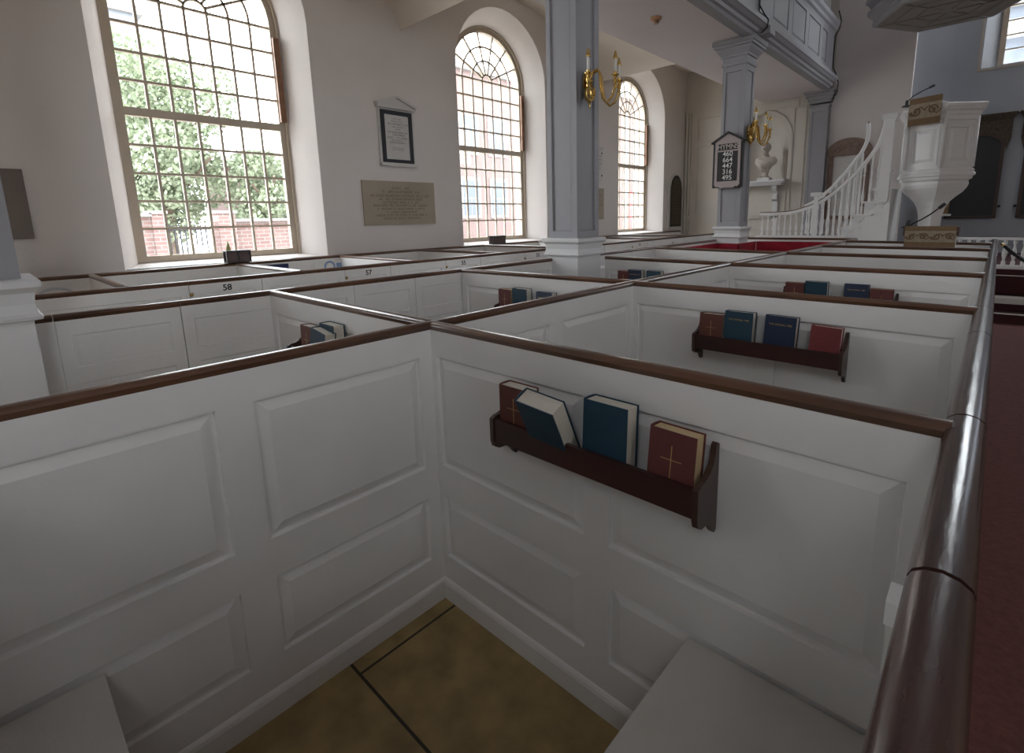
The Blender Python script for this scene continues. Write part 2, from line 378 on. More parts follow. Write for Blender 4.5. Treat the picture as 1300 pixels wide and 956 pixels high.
# gallery underside: flat band and one vault recess per window bay
mb = MB()
ZC, XV, RISE = 4.38, -4.57, 1.06
mb.quad((XV, -5, ZC), (-3.18, -5, ZC), (-3.18, 13.5, ZC), (XV, 13.5, ZC))
struct(mb.build('ceiling_gallery', CEILM))
mb = MB()
bays = [(-4.35, .1), (.1, 4.52), (4.52, 8.94), (8.94, 13.5)]
for (a, b) in bays:
    yc, h = (a+b)/2, (b-a)/2; N = 26; c = []
    for k in range(N+1):
        t = -math.cos(PI*k/N); tt = 0 if (b > 13 and t > 0) else t; c.append((yc+h*t, ZC+RISE*max(0, 1-tt*tt)**.7))
    for k in range(N):
        (y0, z0), (y1, z1) = c[k], c[k+1]
        mb.quad((WX, y0, z0), (XV, y0, z0), (XV, y1, z1), (WX, y1, z1), sm=True)
        mb.quad((XV, y0, ZC), (XV, y1, ZC), (XV, y1, z1), (XV, y0, z0))
mb.quad((WX, -5, ZC), (XV, -5, ZC), (XV, -4.35, ZC), (WX, -4.35, ZC))
struct(mb.build('ceiling_vaults', VAULTM))
mb = MB(); mb.quad((WX, -5, 5.5), (-3.2, -5, 5.5), (-3.2, 13.5, 5.5), (WX, 13.5, 5.5)); struct(mb.build('floor_gallery', DARKW))

# ------------------------------------------------------------------ windows
def ring(mb, fn, pin, pout, d0, d1):
    n = len(pin)
    for i in range(n-1):
        a, b, c, d = pin[i], pin[i+1], pout[i+1], pout[i]
        mb.quad(fn(*a, d1), fn(*b, d1), fn(*c, d1), fn(*d, d1)); mb.quad(fn(*a, d0), fn(*b, d0), fn(*c, d0), fn(*d, d0))
        mb.quad(fn(*a, d0), fn(*b, d0), fn(*b, d1), fn(*a, d1)); mb.quad(fn(*d, d0), fn(*c, d0), fn(*c, d1), fn(*d, d1))
def bar(mb, fn, p, q, w, d0, d1):
    dx, dz = q[0]-p[0], q[1]-p[1]; L = math.hypot(dx, dz); nx, nz = -dz/L*w/2, dx/L*w/2
    P = [(p[0]+nx, p[1]+nz), (q[0]+nx, q[1]+nz), (q[0]-nx, q[1]-nz), (p[0]-nx, p[1]-nz)]
    mb.quad(*[fn(*a, d1) for a in P]); mb.quad(*[fn(*a, d0) for a in P])
    for k in range(4): mb.quad(fn(*P[k], d0), fn(*P[(k+1) % 4], d0), fn(*P[(k+1) % 4], d1), fn(*P[k], d1))
def window(idx, fn, c, dist, half=.86, sill=1.33, spring=SPR, meet=2.94, npane=7, mw=.026, detail=True, rows_lo=5, rows_up=4, fm=FRAMEM):
    root = empty('window_%d' % idx); struct(root)
    g = half-.065
    mb = MB()
    pin = [(c-g, sill)]+arch_pts(c, g, spring, 24)+[(c+g, sill)]; pout = [(c-half, sill)]+arch_pts(c, half, spring, 24)+[(c+half, sill)]
    ring(mb, fn, pin, pout, dist-.02, dist+.05)
    pin2 = [(c-half+.0, sill)]+arch_pts(c, half-.0, spring, 24)+[(c+half, sill)]; pout2 = [(c-half-.035, sill)]+arch_pts(c, half+.03, spring, 24)+[(c+half+.035, sill)]
    ring(mb, fn, pin2, pout2, dist+.02, dist+.085)
    bar(mb, fn, (c-g, sill+.035), (c+g, sill+.035), .07, dist-.02, dist+.05)
    bar(mb, fn, (c-g, meet), (c+g, meet), .085, dist-.02, dist+.05)
    struct(mb.build('window_frame', fm, root))
    mb = MB(); pw = 2*g/npane
    lo0, lo1, up0 = sill+.07, meet-.04, meet+.04
    for k in range(1, npane): bar(mb, fn, (c-g+k*pw, lo0), (c-g+k*pw, spring), mw, dist, dist+.035)
    for k in range(1, rows_lo): z = lo0+(lo1-lo0)*k/rows_lo; bar(mb, fn, (c-g, z), (c+g, z), mw, dist, dist+.034)
    for k in range(1, rows_up+1): z = up0+(spring-up0)*k/rows_up; bar(mb, fn, (c-g, z), (c+g, z), mw, dist, dist+.034)
    for r in (.5*pw, 1.5*pw, 2.5*pw):
        n = 20; ring(mb, fn, arch_pts(c, r-mw/2, spring, n), arch_pts(c, r+mw/2, spring, n), dist, dist+.034)
    for k in range(1, 7):
        a = PI*k/7; bar(mb, fn, (c+.5*pw*math.cos(a), spring+.5*pw*math.sin(a)), (c+(g+.01)*math.cos(a), spring+(g+.01)*math.sin(a)), mw, dist, dist+.034)
    struct(mb.build('glazing_bars', fm, root))
    mb = MB(); P = [(c-g, sill)]+arch_pts(c, g, spring, 24)+[(c+g, sill)]
    mb.quad(*[fn(*p, dist+.015) for p in P]); struct(mb.build('window_glass', GLASS, root))
    return root
fL = lambda u, z, d: (WX+d, u, z)
fR = lambda u, z, d: (8.9-d, u, z)
fA = lambda u, z, d: (u, 15.5-d, z)
n = 1
for c in WC:
    w = window(n, fL, c, -.47); n += 1
    struct(MB().box(WX-.44, WX+.02, c-1.05, c+1.05, 1.265, 1.30).build('window_sill', PEDW, w))
    # brown outer casing strip on the far jamb
    struct(MB().box(WX-.40, WX-.36, c+.80, c+.87, 3.0 if c > 3 else 3.0, 4.0).build('jamb_casing', FRAMEB, w))
    portal('window_daylight_portal', (WX-.72, c, 3.1), 1.8, 3.8, (1, 0, 0))
window(n, fL, -2.4, -.47); n += 1; portal('window_daylight_portal', (WX-.72, -2.4, 3.1), 1.8, 3.8, (1, 0, 0))
for c in [-2.4]:
    window(n, fR, c, -.47); n += 1; portal('window_daylight_portal', (9.62, c, 3.1), 1.8, 3.8, (-1, 0, 0))
    if c > 0: continue
    window(n, fR, c, -.47, sill=6.04, spring=7.9, meet=7.2, rows_lo=3, rows_up=2); n += 1; portal('window_daylight_portal', (9.62, c, 7.4), 1.8, 2.9, (-1, 0, 0))
for c in (2.8,):
    window(n, fB, c, -.47, sill=5.24, spring=7.6, meet=6.6, rows_lo=4, rows_up=3); n += 1; portal('window_daylight_portal', (c, -5.72, 6.8), 1.8, 3.5, (0, 1, 0))
window(n, fA, .95, -.3, half=1.28, sill=4.74, spring=7.3, meet=7.2, npane=7, rows_lo=8, rows_up=1, mw=.03); n += 1
portal('window_daylight_portal', (.95, 16.1, 6.7), 2.7, 4.0, (0, -1, 0))
mb = MB(); fr(mb, lambda u, z, d: (u, 15.5-d, z), -.68, 2.58, 4.68, 7.4, .03, .03); struct(mb.build('trim_3', FRAMEM))

# ------------------------------------------------------------------ pews
RT = 1.30      # top of every cap rail
def rail_profile(w=.054, h=.036):
    pts = [(-w/2+.008, 0), (w/2-.008, 0), (w/2-.006, .006)]
    for k in range(9):
        a = -PI/6+(PI+PI/3)*k/8
        pts.append((w/2*math.cos(a), h*.55+h*.45*math.sin(a)))
    pts.append((-w/2+.006, .006)); return pts
def cap_rail(p0, p1, parent, m, w=.054, h=.036, name='cap_rail', top=RT):
    p0, p1 = Vector(p0).to_2d(), Vector(p1).to_2d(); L = (p1-p0).length; d = (p1-p0)/L; nrm = Vector((d.y, -d.x))
    def fn(a, b, t): q = p0+d*t+nrm*a; return (q.x, q.y, top-h+b)
    return MB().extrude(rail_profile(w, h), fn, 0, L, smooth=True).build(name, m, parent)
def board(p0, p1, s0, s1, zb, zt, panels, t=.044, name='panel_board', parent=None, m=None, backpanels=None, inset=0, raised=True, dep=.014):
    p0, p1 = Vector(p0).to_2d(), Vector(p1).to_2d(); d = (p1-p0).normalized(); nrm = Vector((d.y, -d.x))
    def fn(side):
        def g(s, z, e):
            q = p0+d*s+nrm*side*(t/2+e-inset); return (q.x, q.y, z)
        return g
    mb = MB()
    relief(mb, fn(1), s0, s1, zb, zt, panels, depth=dep, raised=raised); relief(mb, fn(-1), s0, s1, zb, zt, panels if backpanels is None else backpanels, depth=dep, raised=raised)
    A, B = fn(1), fn(-1)
    mb.quad(A(s0, zb, 0), B(s0, zb, 0), B(s0, zt, 0), A(s0, zt, 0)); mb.quad(A(s1, zb, 0), B(s1, zb, 0), B(s1, zt, 0), A(s1, zt, 0))
    mb.quad(A(s0, zt, 0), B(s0, zt, 0), B(s1, zt, 0), A(s1, zt, 0)); mb.quad(A(s0, zb, 0), B(s0, zb, 0), B(s1, zb, 0), A(s1, zb, 0))
    return mb.build(name, m or PAINT, parent)
def baseboard(p0, p1, s0, s1, parent, t=.044, h=.10):
    p0, p1 = Vector(p0).to_2d(), Vector(p1).to_2d(); d = (p1-p0).normalized(); nrm = Vector((d.y, -d.x)); mb = MB()
    for side in (1, -1):
        def fn(a, b, s): q = p0+d*s+nrm*side*(t/2+a); return (q.x, q.y, b)
        mb.extrude([(0, 0), (.014, 0), (.014, h-.025), (.010, h-.012), (.004, h-.003), (0, h)], fn, s0, s1)
    return mb.build('base_moulding', PAINT, parent)
def two_tier(a, b): return [(a, b, .22, .515), (a, b, .66, 1.155)]

def partition(p0, p1, label, group=None, rail=WOODX, panels=None, backpanels=None, r0=0, r1=0, lining=None):
    """cross wall between two pews"""
    root = empty('pew_partition', (p0[0], p0[1], 0)); o = Vector((p0[0], p0[1])); q0 = Vector((0, 0)); q1 = Vector(p1)-o
    L = q1.length; d = q1/L
    if panels is None:
        k = max(1, round(L/.86)); w = L/k; panels = []
        for i in range(k): panels += two_tier(i*w+.055, (i+1)*w-.055)
    board(q0, q1, 0, L, 0, RT-.034, panels, parent=root, backpanels=backpanels)
    baseboard(q0, q1, .0, L, root)
    cap_rail(q0+d*r0, q1-d*r1, root, rail)
    tag(root, label, 'pew wall', group)
    return root

XM0, XM1 = -1.755, -1.62            # main back wall bends slightly after the second pew
def xm(y): return XM0 if y < 2.93 else XM0+(XM1-XM0)*(y-2.93)/(9.3-2.93)
XR = -.006
# --- cross walls, right-hand block (nearest the aisle rail)
right_y = [(1.27, 1.27), (2.90, 2.875), (4.46, 4.43), (5.95, 5.85), (7.35, 7.17), (8.6, 8.38)]
desc = ['white pew cross wall with brown top rail behind the nearest four-book rack', 'white pew cross wall behind the second four-book rack from the camera',
        'white pew cross wall behind the third book rack, only book tops showing', 'fourth white pew cross wall along the aisle, at the near corner of the red lined pew',
        'fifth white pew cross wall along the aisle, just in front of the reading desk', 'farthest white pew cross wall, behind the reading desk cloth']
for i, ((ya, yb), dd) in enumerate(zip(right_y, desc)):
    x0 = xm(ya)+.022; L = (XR-.02)-x0
    pan = two_tier(.033, .80)+two_tier(.90, L-.06)
    partition((x0, ya), (XR-.02, yb), dd, 'cross walls of the aisle side pews', panels=pan, r0=.004)
partition((XM0+.02, -.31), (XR-.02, -.31), 'white pew cross wall directly below the camera, behind the left bench', None, panels=[])
# --- middle block
partition((-3.46+.02, 1.27), (XM0-.02, 1.27), 'white pew cross wall left of the near corner, with the partly hidden rack of leaning books')
partition((-3.46+.02, 2.87), (XM0-.02, 2.93), 'white pew cross wall in the middle block running into the junction near the grey column')
partition((-3.11, 4.60), (xm(4.46)-.02, 4.48), 'white pew cross wall starting at the right side of the near column pedestal')
partition((-3.46+.02, 6.30), (xm(6)-.02, 5.98), 'white pew cross wall with brown rail in front of the red lined pew')
# --- wall-side block
wy = [(.72, -6.30), (2.0, -6.40), (3.28, -6.48), (4.56, -6.5), (5.9, -6.5), (7.3, -6.5), (8.8, -6.5), (10.3, -6.5)]
wl = ['short pew cross wall with thick rounded rail, nearest the left edge by the wall', 'pew cross wall meeting the wall rail under the first window beside the black glass box',
      'pew cross wall by the left wall with white tablet signs above', 'pew cross wall ending below the tan stone tablet', 'pew cross wall below the right side of the second window',
      'wall pew cross wall hidden mostly behind the near column', 'wall pew cross wall just right of the near column', 'farthest pew cross wall by the third window']
for (y, x0), l in zip(wy, wl): partition((x0, y), (-4.70, y), l, 'cross walls of the wall pews')
# --- rail run along the window wall
root = empty('wall_pew_back', (0, 0, 0)); tag(root, 'low white pew backing with thin brown rail running along the window wall', 'pew wall')
wp = [(-6.27, -.4), (-6.29, .7), (-6.38, 2.0), (-6.46, 3.3), (-6.5, 4.6), (-6.5, 13.2)]
for a, b in zip(wp[:-1], wp[1:]):
    L = math.hypot(b[0]-a[0], b[1]-a[1]); board(a, b, 0, L, 0, RT-.034, [], parent=root)
    cap_rail(a, b, root, WOOD, w=.06)

def long_run(name, label, pts, doors, rail=WOOD, w=.054, pan='std', h=.036, num={}, knob=True, zpan=None, lining=None, gaps=()):
    """front of a row of pews: boards, numbered doors and cap rail cut at each door seam"""
    root = empty(name, (pts[0][0], pts[0][1], 0)); tag(root, label, 'pew wall')
    o = Vector(pts[0]); Q = [Vector(p)-o for p in pts]
    for (a, b), (pa_, pb_) in zip(zip(Q[:-1], Q[1:]), zip(pts[:-1], pts[1:])):
        L = (b-a).length; ys = pa_[1]; d = (b-a)/L
        ds = [(y0-ys, y1-ys, y0) for (y0, y1) in doors if y0 >= ys-1e-6 and y1 <= pb_[1]+1e-6]
        cuts = [0]; marks = []
        for (s0, s1, k) in ds: marks.append((cuts[-1], s0, None)); marks.append((s0, s1, k)); cuts.append(s1)
        marks.append((cuts[-1], L, None))
        for (s0, s1, k) in marks:
            if s1-s0 < .03: continue
            if zpan: pl = [(s0+.06, s1-.06, a_, b_) for a_, b_ in zpan] if s1-s0 > .2 else []
            elif pan == 'std':
                n_ = max(1, round((s1-s0)/.75)); ww = (s1-s0)/n_; pl = []
                if s1-s0 > .2:
                    for i in range(n_): pl += two_tier(s0+i*ww+.055, s0+(i+1)*ww-.055)
            else: pl = []
            if k is None:
                board(a, b, s0+.001, s1-.001, 0, RT-h+.002, pl, parent=root, raised=not zpan, dep=.008 if zpan else .014)
            else:
                dr = board(a, b, s0+.004, s1-.004, .12, RT-h+.001, pl, parent=root, name='pew_door', t=.040, raised=not zpan, dep=.008 if zpan else .014)
                if knob:
                    q = a+d*(s0+.012)
                    kb = MB().ball((q.x+.030, q.y, RT-.110), .010, .014, .014).build('latch_knob', OLDBRASS, dr)
                    MB().box(q.x+.0215, q.x+.024, q.y-.008, q.y+.014, RT-.122, RT-.098).build('latch_plate', OLDBRASS, dr)
                if k in num:
                    q = a+d*((s0+s1)/2)
                    text('door_number', num[k], .068, BLACK, dr, face_mtx((q.x+.0215, q.y, RT-.082), (0, 1, 0), (0, 0, 1)), .0005, bold=.0016)
            if s1-s0 > .03:
                cap_rail(a+d*(s0+(.002 if s0 > 0 else 0)), a+d*(s1-(.002 if s1 < L else 0)), root, rail, w=w, h=h)
        baseboard(a, b, 0, L, root)
    return root
# window-side aisle front (numbered doors)
r2doors = [(1.09, 1.63), (2.39, 2.90), (3.62, 4.16), (4.95, 5.5), (6.3, 6.85), (7.7, 8.25), (9.2, 9.75)]
long_run('numbered_pew_front', 'long white pew front with black door numbers and brass latches, facing the side aisle',
         [(-4.63, -.6), (-4.67, 3.0), (-4.72, 11.9)], r2doors, num={1.09: '58', 2.39: '57', 3.62: '55', 4.95: '53', 7.7: '51'}, zpan=[(.62, 1.185), (.2, .5)])
# middle block, side aisle side
long_run('middle_pew_front', 'white pew front with doors between the left edge pedestal and the near grey column', [(-3.46, .13), (-3.47, 4.09)],
         [(.22, .757), (1.83, 2.365)], knob=False, zpan=[(1.015, 1.185), (.66, .93), (.2, .52)])
long_run('middle_pew_front', 'white pew front between the near and far columns, beside the red lined pew', [(-3.47, 4.5), (-3.5, 8.42)], [(5.2, 5.7), (6.9, 7.4)], knob=False)
# central back wall
root = empty('central_pew_wall', (0, 0, 0)); tag(root, 'long white panelled pew wall with brown rail running from lower left into the distance', 'pew wall')
a, b = (XM0, -.6), (XM0, 2.93)
board(a, b, 0, 3.53, 0, RT-.034, two_tier(.02, .22)+two_tier(.30+.1, 1.03)+two_tier(1.14, 1.785)+two_tier(1.93, 2.62)+two_tier(2.74, 3.42), parent=root); baseboard(a, b, 0, 3.53, root)
cap_rail((XM0, -.6), (XM0, 1.27), root, WOOD, w=.058); cap_rail((XM0, 1.27), (XM0, 2.93), root, WOOD, w=.058)
a, b = (XM0, 2.93), (XM1, 9.3); L = math.hypot(b[0]-a[0], b[1]-a[1])
pl = []
for s in (.1, .85, 1.65, 2.4, 3.1, 3.8, 4.5, 5.2): pl += two_tier(s, s+.62)
board(a, b, 0, L, 0, RT-.034, pl, parent=root); cap_rail(a, b, root, WOOD, w=.058)
# centre aisle front with big dark rail
root = empty('aisle_pew_front', (0, 0, 0)); tag(root, 'white pew front under the thick dark polished rail beside the centre aisle', 'pew wall')
seams = [-.9, .71, 1.33, 2.3, 2.93, 3.9, 4.5, 5.3, 5.95, 7.2, 9.42]
for i, (s0, s1) in enumerate(zip(seams[:-1], seams[1:])):
    dn = 'pew_door' if i in (1, 3, 5, 7) else 'panel_board'
    ob = board((XR, -.9), (XR, 9.42), s0+.9+.002, s1+.9-.002, .0 if dn == 'panel_board' else .1, RT-.04, two_tier(s0+.9+.07, s1+.9-.07), parent=root, name=dn)
    cap_rail((XR, s0+.004), (XR, s1-.004), root, AISLEW, w=.066, h=.052)
    if dn == 'pew_door': MB().box(XR+.022, XR+.034, s0+.02, s0+.05, 1.10, 1.16).build('door_latch', OLDBRASS, ob)
st = MB().box(-.056, -.030, .765, .80, .45, 1.165).build('door_post', SEATP, root)
MB().box(-.060, -.028, .758, .808, 1.165, 1.20).build('post_cap', PAINT, st)
# benches
def bench(x0, x1, y0, y1, z, label, front):
    root = empty('pew_bench', ((x0+x1)/2, (y0+y1)/2, 0)); cx, cy_ = root.location.x, root.location.y
    MB().box(x0-cx, x1-cx, y0-cy_, y1-cy_, z-.025, z).build('bench_seat', SEATP, root)
    if front == 'x': MB().box(x0-cx+.02, x0-cx+.04, y0-cy_+.02, y1-cy_, .0, z-.025).build('bench_front', PAINT, root)
    else: MB().box(x0-cx, x1-cx, y1-cy_-.04, y1-cy_-.02, 0, z-.025).build('bench_front', PAINT, root)
    return tag(root, label, 'bench', 'pew benches')
bench(-.55, -.046, .50, 1.244, .50, 'cream bench seat at the lower right, in the corner by the aisle rail', 'x')
bench(XM0+.037, -.60, -.286, .075, .50, 'white bench seat whose corner shows at the lower left edge', 'y')
for yy, lab in ((2.0, 'hidden bench'),): pass
# red velvet lining of the distant pew
root = empty('red_pew_lining', (-2.6, 7.8, 0)); tag(root, 'bright red velvet lining inside the distant pew around the far column base', 'velvet lining')
o = root.location
MB().box(-3.475-o.x, -3.462-o.x, 6.36-o.y, 8.42-o.y, .3, 1.235).build('side_lining', REDV, root)
MB().box(-3.1-o.x, -1.67-o.x, 9.23-o.y, 9.245-o.y, .3, 1.235).build('back_lining', REDV, root)
MB().box(-3.12-o.x, -3.105-o.x, 8.40-o.y, 9.23-o.y, .3, 1.235).build('column_lining', REDV, root)
MB().box(-3.49-o.x, -3.105-o.x, 8.40-o.y, 8.418-o.y, .3, 1.235).build('column_front_lining', REDV, root)
MB().box(-3.44-o.x, -1.75-o.x, 8.75-o.y, 9.22-o.y, .9, .98).build('seat_cushion', mat('dark_red_cushion', (.14, .012, .02), .8), root) if False else None
partition((-3.47, 9.3), (XM1, 9.27), 'low white backed wall behind the red lined pew, in front of the pulpit stair')

# ------------------------------------------------------------------ columns
def column(x, y, label, cap=True):
    root = empty('column', (x, y, 0)); tag(root, label, 'column', 'square gallery columns')
    mb = MB(); hs = .186
    for k in range(4):
        a = PI/2*k; ca, sa = math.cos(a), math.sin(a)
        def fn(u, z, d, ca=ca, sa=sa): px, py = u, -(hs+d); return (px*ca-py*sa, px*sa+py*ca, z)
        relief(mb, fn, -hs, hs, 1.49, 4.16, [(-.135, .115, 1.58, 3.92)], depth=.018, raised=False)
    mb.build('shaft', GREY, root)
    mb = MB()
    mb.box(-.20, .20, -.20, .20, 0, 1.34)
    q = PI/4; s2 = math.sqrt(2)
    mb.lathe([(.20*s2, 1.325), (.228*s2, 1.332), (.232*s2, 1.345), (.218*s2, 1.358), (.212*s2, 1.40), (.218*s2, 1.45), (.232*s2, 1.465), (.242*s2, 1.475), (.242*s2, 1.50), (.236*s2, 1.508), (.19*s2, 1.512)], n=4, a0=q, smooth=False)
    mb.box(-.215, .215, -.215, .215, 0, .16)
    mb.build('pedestal', PEDW, root)
    mb = MB()
    mb.lathe([(r_*s2, z_) for r_, z_ in ((.187, 4.0), (.203, 4.01), (.207, 4.03), (.203, 4.05), (.19, 4.06), (.19, 4.13), (.213, 4.135), (.215, 4.165), (.222, 4.17), (.236, 4.19), (.262, 4.225), (.27, 4.25), (.27, 4.262), (.298, 4.268), (.302, 4.30), (.32, 4.305), (.32, 4.376))], n=4, a0=q, smooth=False)
    mb.build('capital', GREY, root)
    return root
column(-3.31, -.06, 'grey column on white pedestal cut off by the left edge')
column(-3.31, 4.29, 'large grey-blue column with the three-candle brass sconce')
column(-3.31, 8.63, 'distant grey-blue column carrying the hymn board')
# pilaster on the end wall
root = empty('wall_pilaster', (-3.25, 13.4, 0)); tag(root, 'flat grey-blue pilaster against the end wall under the gallery end', 'pilaster')
mb = MB()
relief(mb, lambda u, z, d: (u, -.10-d, z), -.185, .185, 0, 4.1, [(-.13, .13, 1.3, 3.95)], depth=.012, raised=False)
mb.box(-.185, -.184, -.1, .09, 0, 4.1); mb.box(.184, .185, -.1, .09, 0, 4.1); mb.build('shaft', GREY, root)
mb = MB()
for (z0, z1, e) in ((4.05, 4.09, .02), (4.13, 4.2, .03), (4.2, 4.27, .06), (4.27, 4.34, .10), (4.34, 4.39, .13)): mb.box(-.185-e, .185+e, -.1-e, .09, z0, z1)
mb.build('capital', GREY, root)

# gallery front
root = empty('gallery_front', (0, 0, 0)); tag(root, 'grey-blue panelled gallery parapet overhead with stepped mouldings', 'balcony')
Y0, Y1 = -5, 13.02
prof = [(-3.20, 4.38), (-3.16, 4.35), (-3.02, 4.35), (-3.0, 4.385), (-2.965, 4.40), (-2.95, 4.44), (-2.915, 4.455), (-2.88, 4.49), (-2.86, 4.50), (-2.86, 4.565), (-2.90, 4.59), (-2.955, 4.60), (-2.965, 4.63), (-2.985, 4.65), (-2.985, 4.68), (-3.0, 4.70), (-3.02, 4.70), (-3.02, 4.38)]
ex = lambda a, b, t: (a, t, b)
MB().extrude(prof[::-1], ex, Y0, Y1).build('beam_moulding', GREY, root)
prof = [(-3.02, 5.42), (-3.0, 5.42), (-2.985, 5.47), (-2.95, 5.50), (-2.94, 5.56), (-2.905, 5.60), (-2.90, 5.67), (-2.93, 5.70), (-2.98, 5.71), (-3.02, 5.76), (-3.2, 5.76), (-3.2, 5.42)]
MB().extrude(prof[::-1], ex, Y0, Y1).build('parapet_rail', GREY, root)
mb = MB(); pl = []
for c in (-.06, 4.29, 8.63):
    y = c+.40
    for a, b in ((.15, .98), (1.15, 2.0), (2.15, 3.0), (3.15, 3.55)): pl.append((y+a-.05, y+b-.1, 4.78, 5.36))
relief(mb, lambda u, z, d: (-3.0+d, u, z), Y0, Y1, 4.68, 5.44, pl, depth=.02, raised=True)
mb.quad((-3.0, Y1, 4.5), (-3.2, Y1, 4.5), (-3.2, Y1, 5.5), (-3.0, Y1, 5.5)); mb.quad((-3.2, Y0, 4.4), (-3.2, Y1, 4.4), (-3.2, Y1, 5.5), (-3.2, Y0, 5.5))
mb.build('panelled_face', GREY, root)
for c in (-.06, 4.29, 8.63):
    MB().box(-3.0, -2.975, c-.16, c+.16, 4.70, 5.43).build('pilaster_strip', GREY, root)
    mb = MB(); mb.box(-3.05, -2.83, c-.12, c+.12, 4.385, 4.49); mb.build('bracket_block', GREY, root)
for k in range(22):
    y = 11.0+k*.092
    MB().box(-3.12, -3.09, y-.012, y+.012, 5.755, 6.35).build('gallery_bar', PEDW, root)

root = empty('black_cable', (-2.95, 13.05, 4.9)); tag(root, 'thin black cable running down the far end of the gallery front to the pilaster', 'cable', 'black cables on the gallery')
MB().tube([(.0, .0, 1.0), (.06, 0, .78), (.04, 0, .65), (-.03, 0, .5), (-.04, 0, .1), (-.03, 0, -.12), (.06, 0, -.33), (.09, 0, -.45), (.08, 0, -.6), (.0, .10, -.72), (-.05, .22, -.8)], .012, n=6).build('cable', BLACK, root)
root = empty('black_cable', (-2.97, 8.40, 4.9)); tag(root, 'thin black cable hanging over the gallery front above the hymn board column', 'cable', 'black cables on the gallery')
MB().tube([(.10, 0, .86), (.02, .01, .6), (.0, .02, .2), (-.0, .03, -.12), (.06, .06, -.25), (.12, .08, -.34), (.10, .10, -.44), (.0, .12, -.50)], .011, n=6).build('cable', BLACK, root)

# smoke detector
root = empty('smoke_detector', (-3.75, 6.73, 4.38)); tag(root, 'small orange-tan fire detector on the gallery ceiling', 'detector')
MB().lathe([(.075, 0), (.078, -.02), (.065, -.035), (.045, -.04)], n=16).build('detector_base', AMBER, root)
MB().lathe([(.045, -.038), (.042, -.065), (.03, -.08)], n=16).build('detector_head', mat('brown_plastic', (.25, .14, .08), .5), root)

# ------------------------------------------------------------------ books and racks
def make_book(color, w, h, t, cross=False, title=None, pages=PAGES):
    root = empty('book'); c = .003
    mb = MB(); mb.box(0, w, 0, c, 0, h).box(0, w, t-c, t, 0, h)
    mb.extrude([(0, 0), (0, t), (-.004, t*.85), (-.006, t*.5), (-.004, t*.15)], lambda a, b, z: (a, b, z), 0, h)
    mb.build('cover', color, root)
    MB().box(.002, w-.005, c, t-c, .004, h-.004).build('page_block', pages, root)
    if cross:
        mb = MB(); mb.box(w/2-.0012, w/2+.0012, -.0006, 0, h*.24, h*.80).box(w/2-.030, w/2+.030, -.0006, 0, h*.60, h*.60+.0018)
        mb.build('gilt_cross', GILT, root)
    if title:
        text('gilt_title', title, .0135, GILT, root, face_mtx((w/2, -.0006, h*.80), (1, 0, 0), (0, 0, 1)), .0003)
    return root
BK = {'R': make_book(BOOKR, .133, .196, .056, cross=True, pages=PAGESG), 'R2': make_book(BOOKR2, .133, .196, .056, cross=True), 'R3': make_book(BOOKR3, .133, .196, .056),
      'B': make_book(BOOKB, .152, .223, .062, title=None), 'B1': make_book(BOOKB, .152, .223, .062, title='THE HYMNAL 1982'), 'B2': make_book(BOOKB2, .152, .223, .062, title='THE HYMNAL 1982')}
used = set()
def place_book(key, x, y, z, label, ry=0, rx=0, rz=0, group='books in the pew racks'):
    src = BK[key]
    if key not in used: o = src; used.add(key)
    else:
        o = src.copy(); COL.objects.link(o)
        for ch in [c for c in bpy.data.objects if c.parent == src]:
            d = ch.copy(); COL.objects.link(d); d.parent = o
    o.location = (x, y, z); o.rotation_euler = (rx, ry, rz); tag(o, label, 'book', group); return o
def make_rack(xl, xr, yw, label):
    """yw = face of the wall; rack projects toward -y"""
    root = empty('book_rack', (xl, yw, 0)); L = xr-xl
    D = .118
    MB().box(.006, L-.006, -D, -D+.014, .955, 1.037).build('front_board', RACKW, root)
    MB().box(.006, L-.006, -D+.014, -.002, .955, .965).build('bottom_board', RACKW, root)
    prof = [(.001, 1.124), (.010, 1.13), (.020, 1.124), (.024, 1.10), (.036, 1.075), (.058, 1.058), (.085, 1.048), (.108, 1.045), (.124, 1.037), (.124, .955), (.118, .935), (.096, .922), (.072, .920), (.050, .915), (.036, .90), (.026, .885), (.014, .872), (.001, .876)]
    for s in (-.006, L-.010):
        MB().extrude([(-a, b) for a, b in prof], lambda a, b, t: (t, a, b), s, s+.016).build('end_bracket', BRKW, root)
    return tag(root, label, 'book rack', 'wooden book racks on the pew walls')
zb = .966
f1 = 1.27-.022
make_rack(-1.239, -.490, f1, 'dark wooden book rack nearest the camera, holding four thick books')
place_book('R2', -1.216, f1-.100, zb, 'maroon book with thin gilt cross, behind the leaning blue book in the nearest rack')
place_book('B', -1.066, f1-.090, zb+.002, 'teal blue book tipping forward over the front board of the nearest rack', ry=R(4), rx=R(27))
place_book('B', -.862, f1-.055, zb, 'upright teal blue book in the middle of the nearest rack', rz=R(-1)) if False else None
place_book('B', -.862, f1-.102, zb, 'upright teal blue hymnal in the middle of the nearest rack', rx=R(-3))
place_book('R', -.645, f1-.102, zb, 'maroon book with bright gilt cross, right end of the nearest rack', rx=R(-5), ry=R(1))
f2 = 2.878-.022
make_rack(-1.245, -.492, f2, 'dark wooden book rack of the second pew, four upright books')
place_book('R2', -1.220, f2-.10, zb, 'brown-red book at the left end of the second rack', rx=R(-2))
place_book('B1', -1.078, f2-.10, zb-.0, 'teal blue hymnal second from left in the second rack', rx=R(-4))
place_book('B2', -.866, f2-.10, zb, 'navy blue hymnal right of the gap in the second rack', rx=R(-5), ry=R(1))
place_book('R3', -.645, f2-.10, zb, 'bright red book at the right end of the second rack', rx=R(-4), ry=R(2))
f3 = 4.437-.022
make_rack(-1.235, -.478, f3, 'book rack of the third pew, mostly hidden, only its right bracket tip showing')
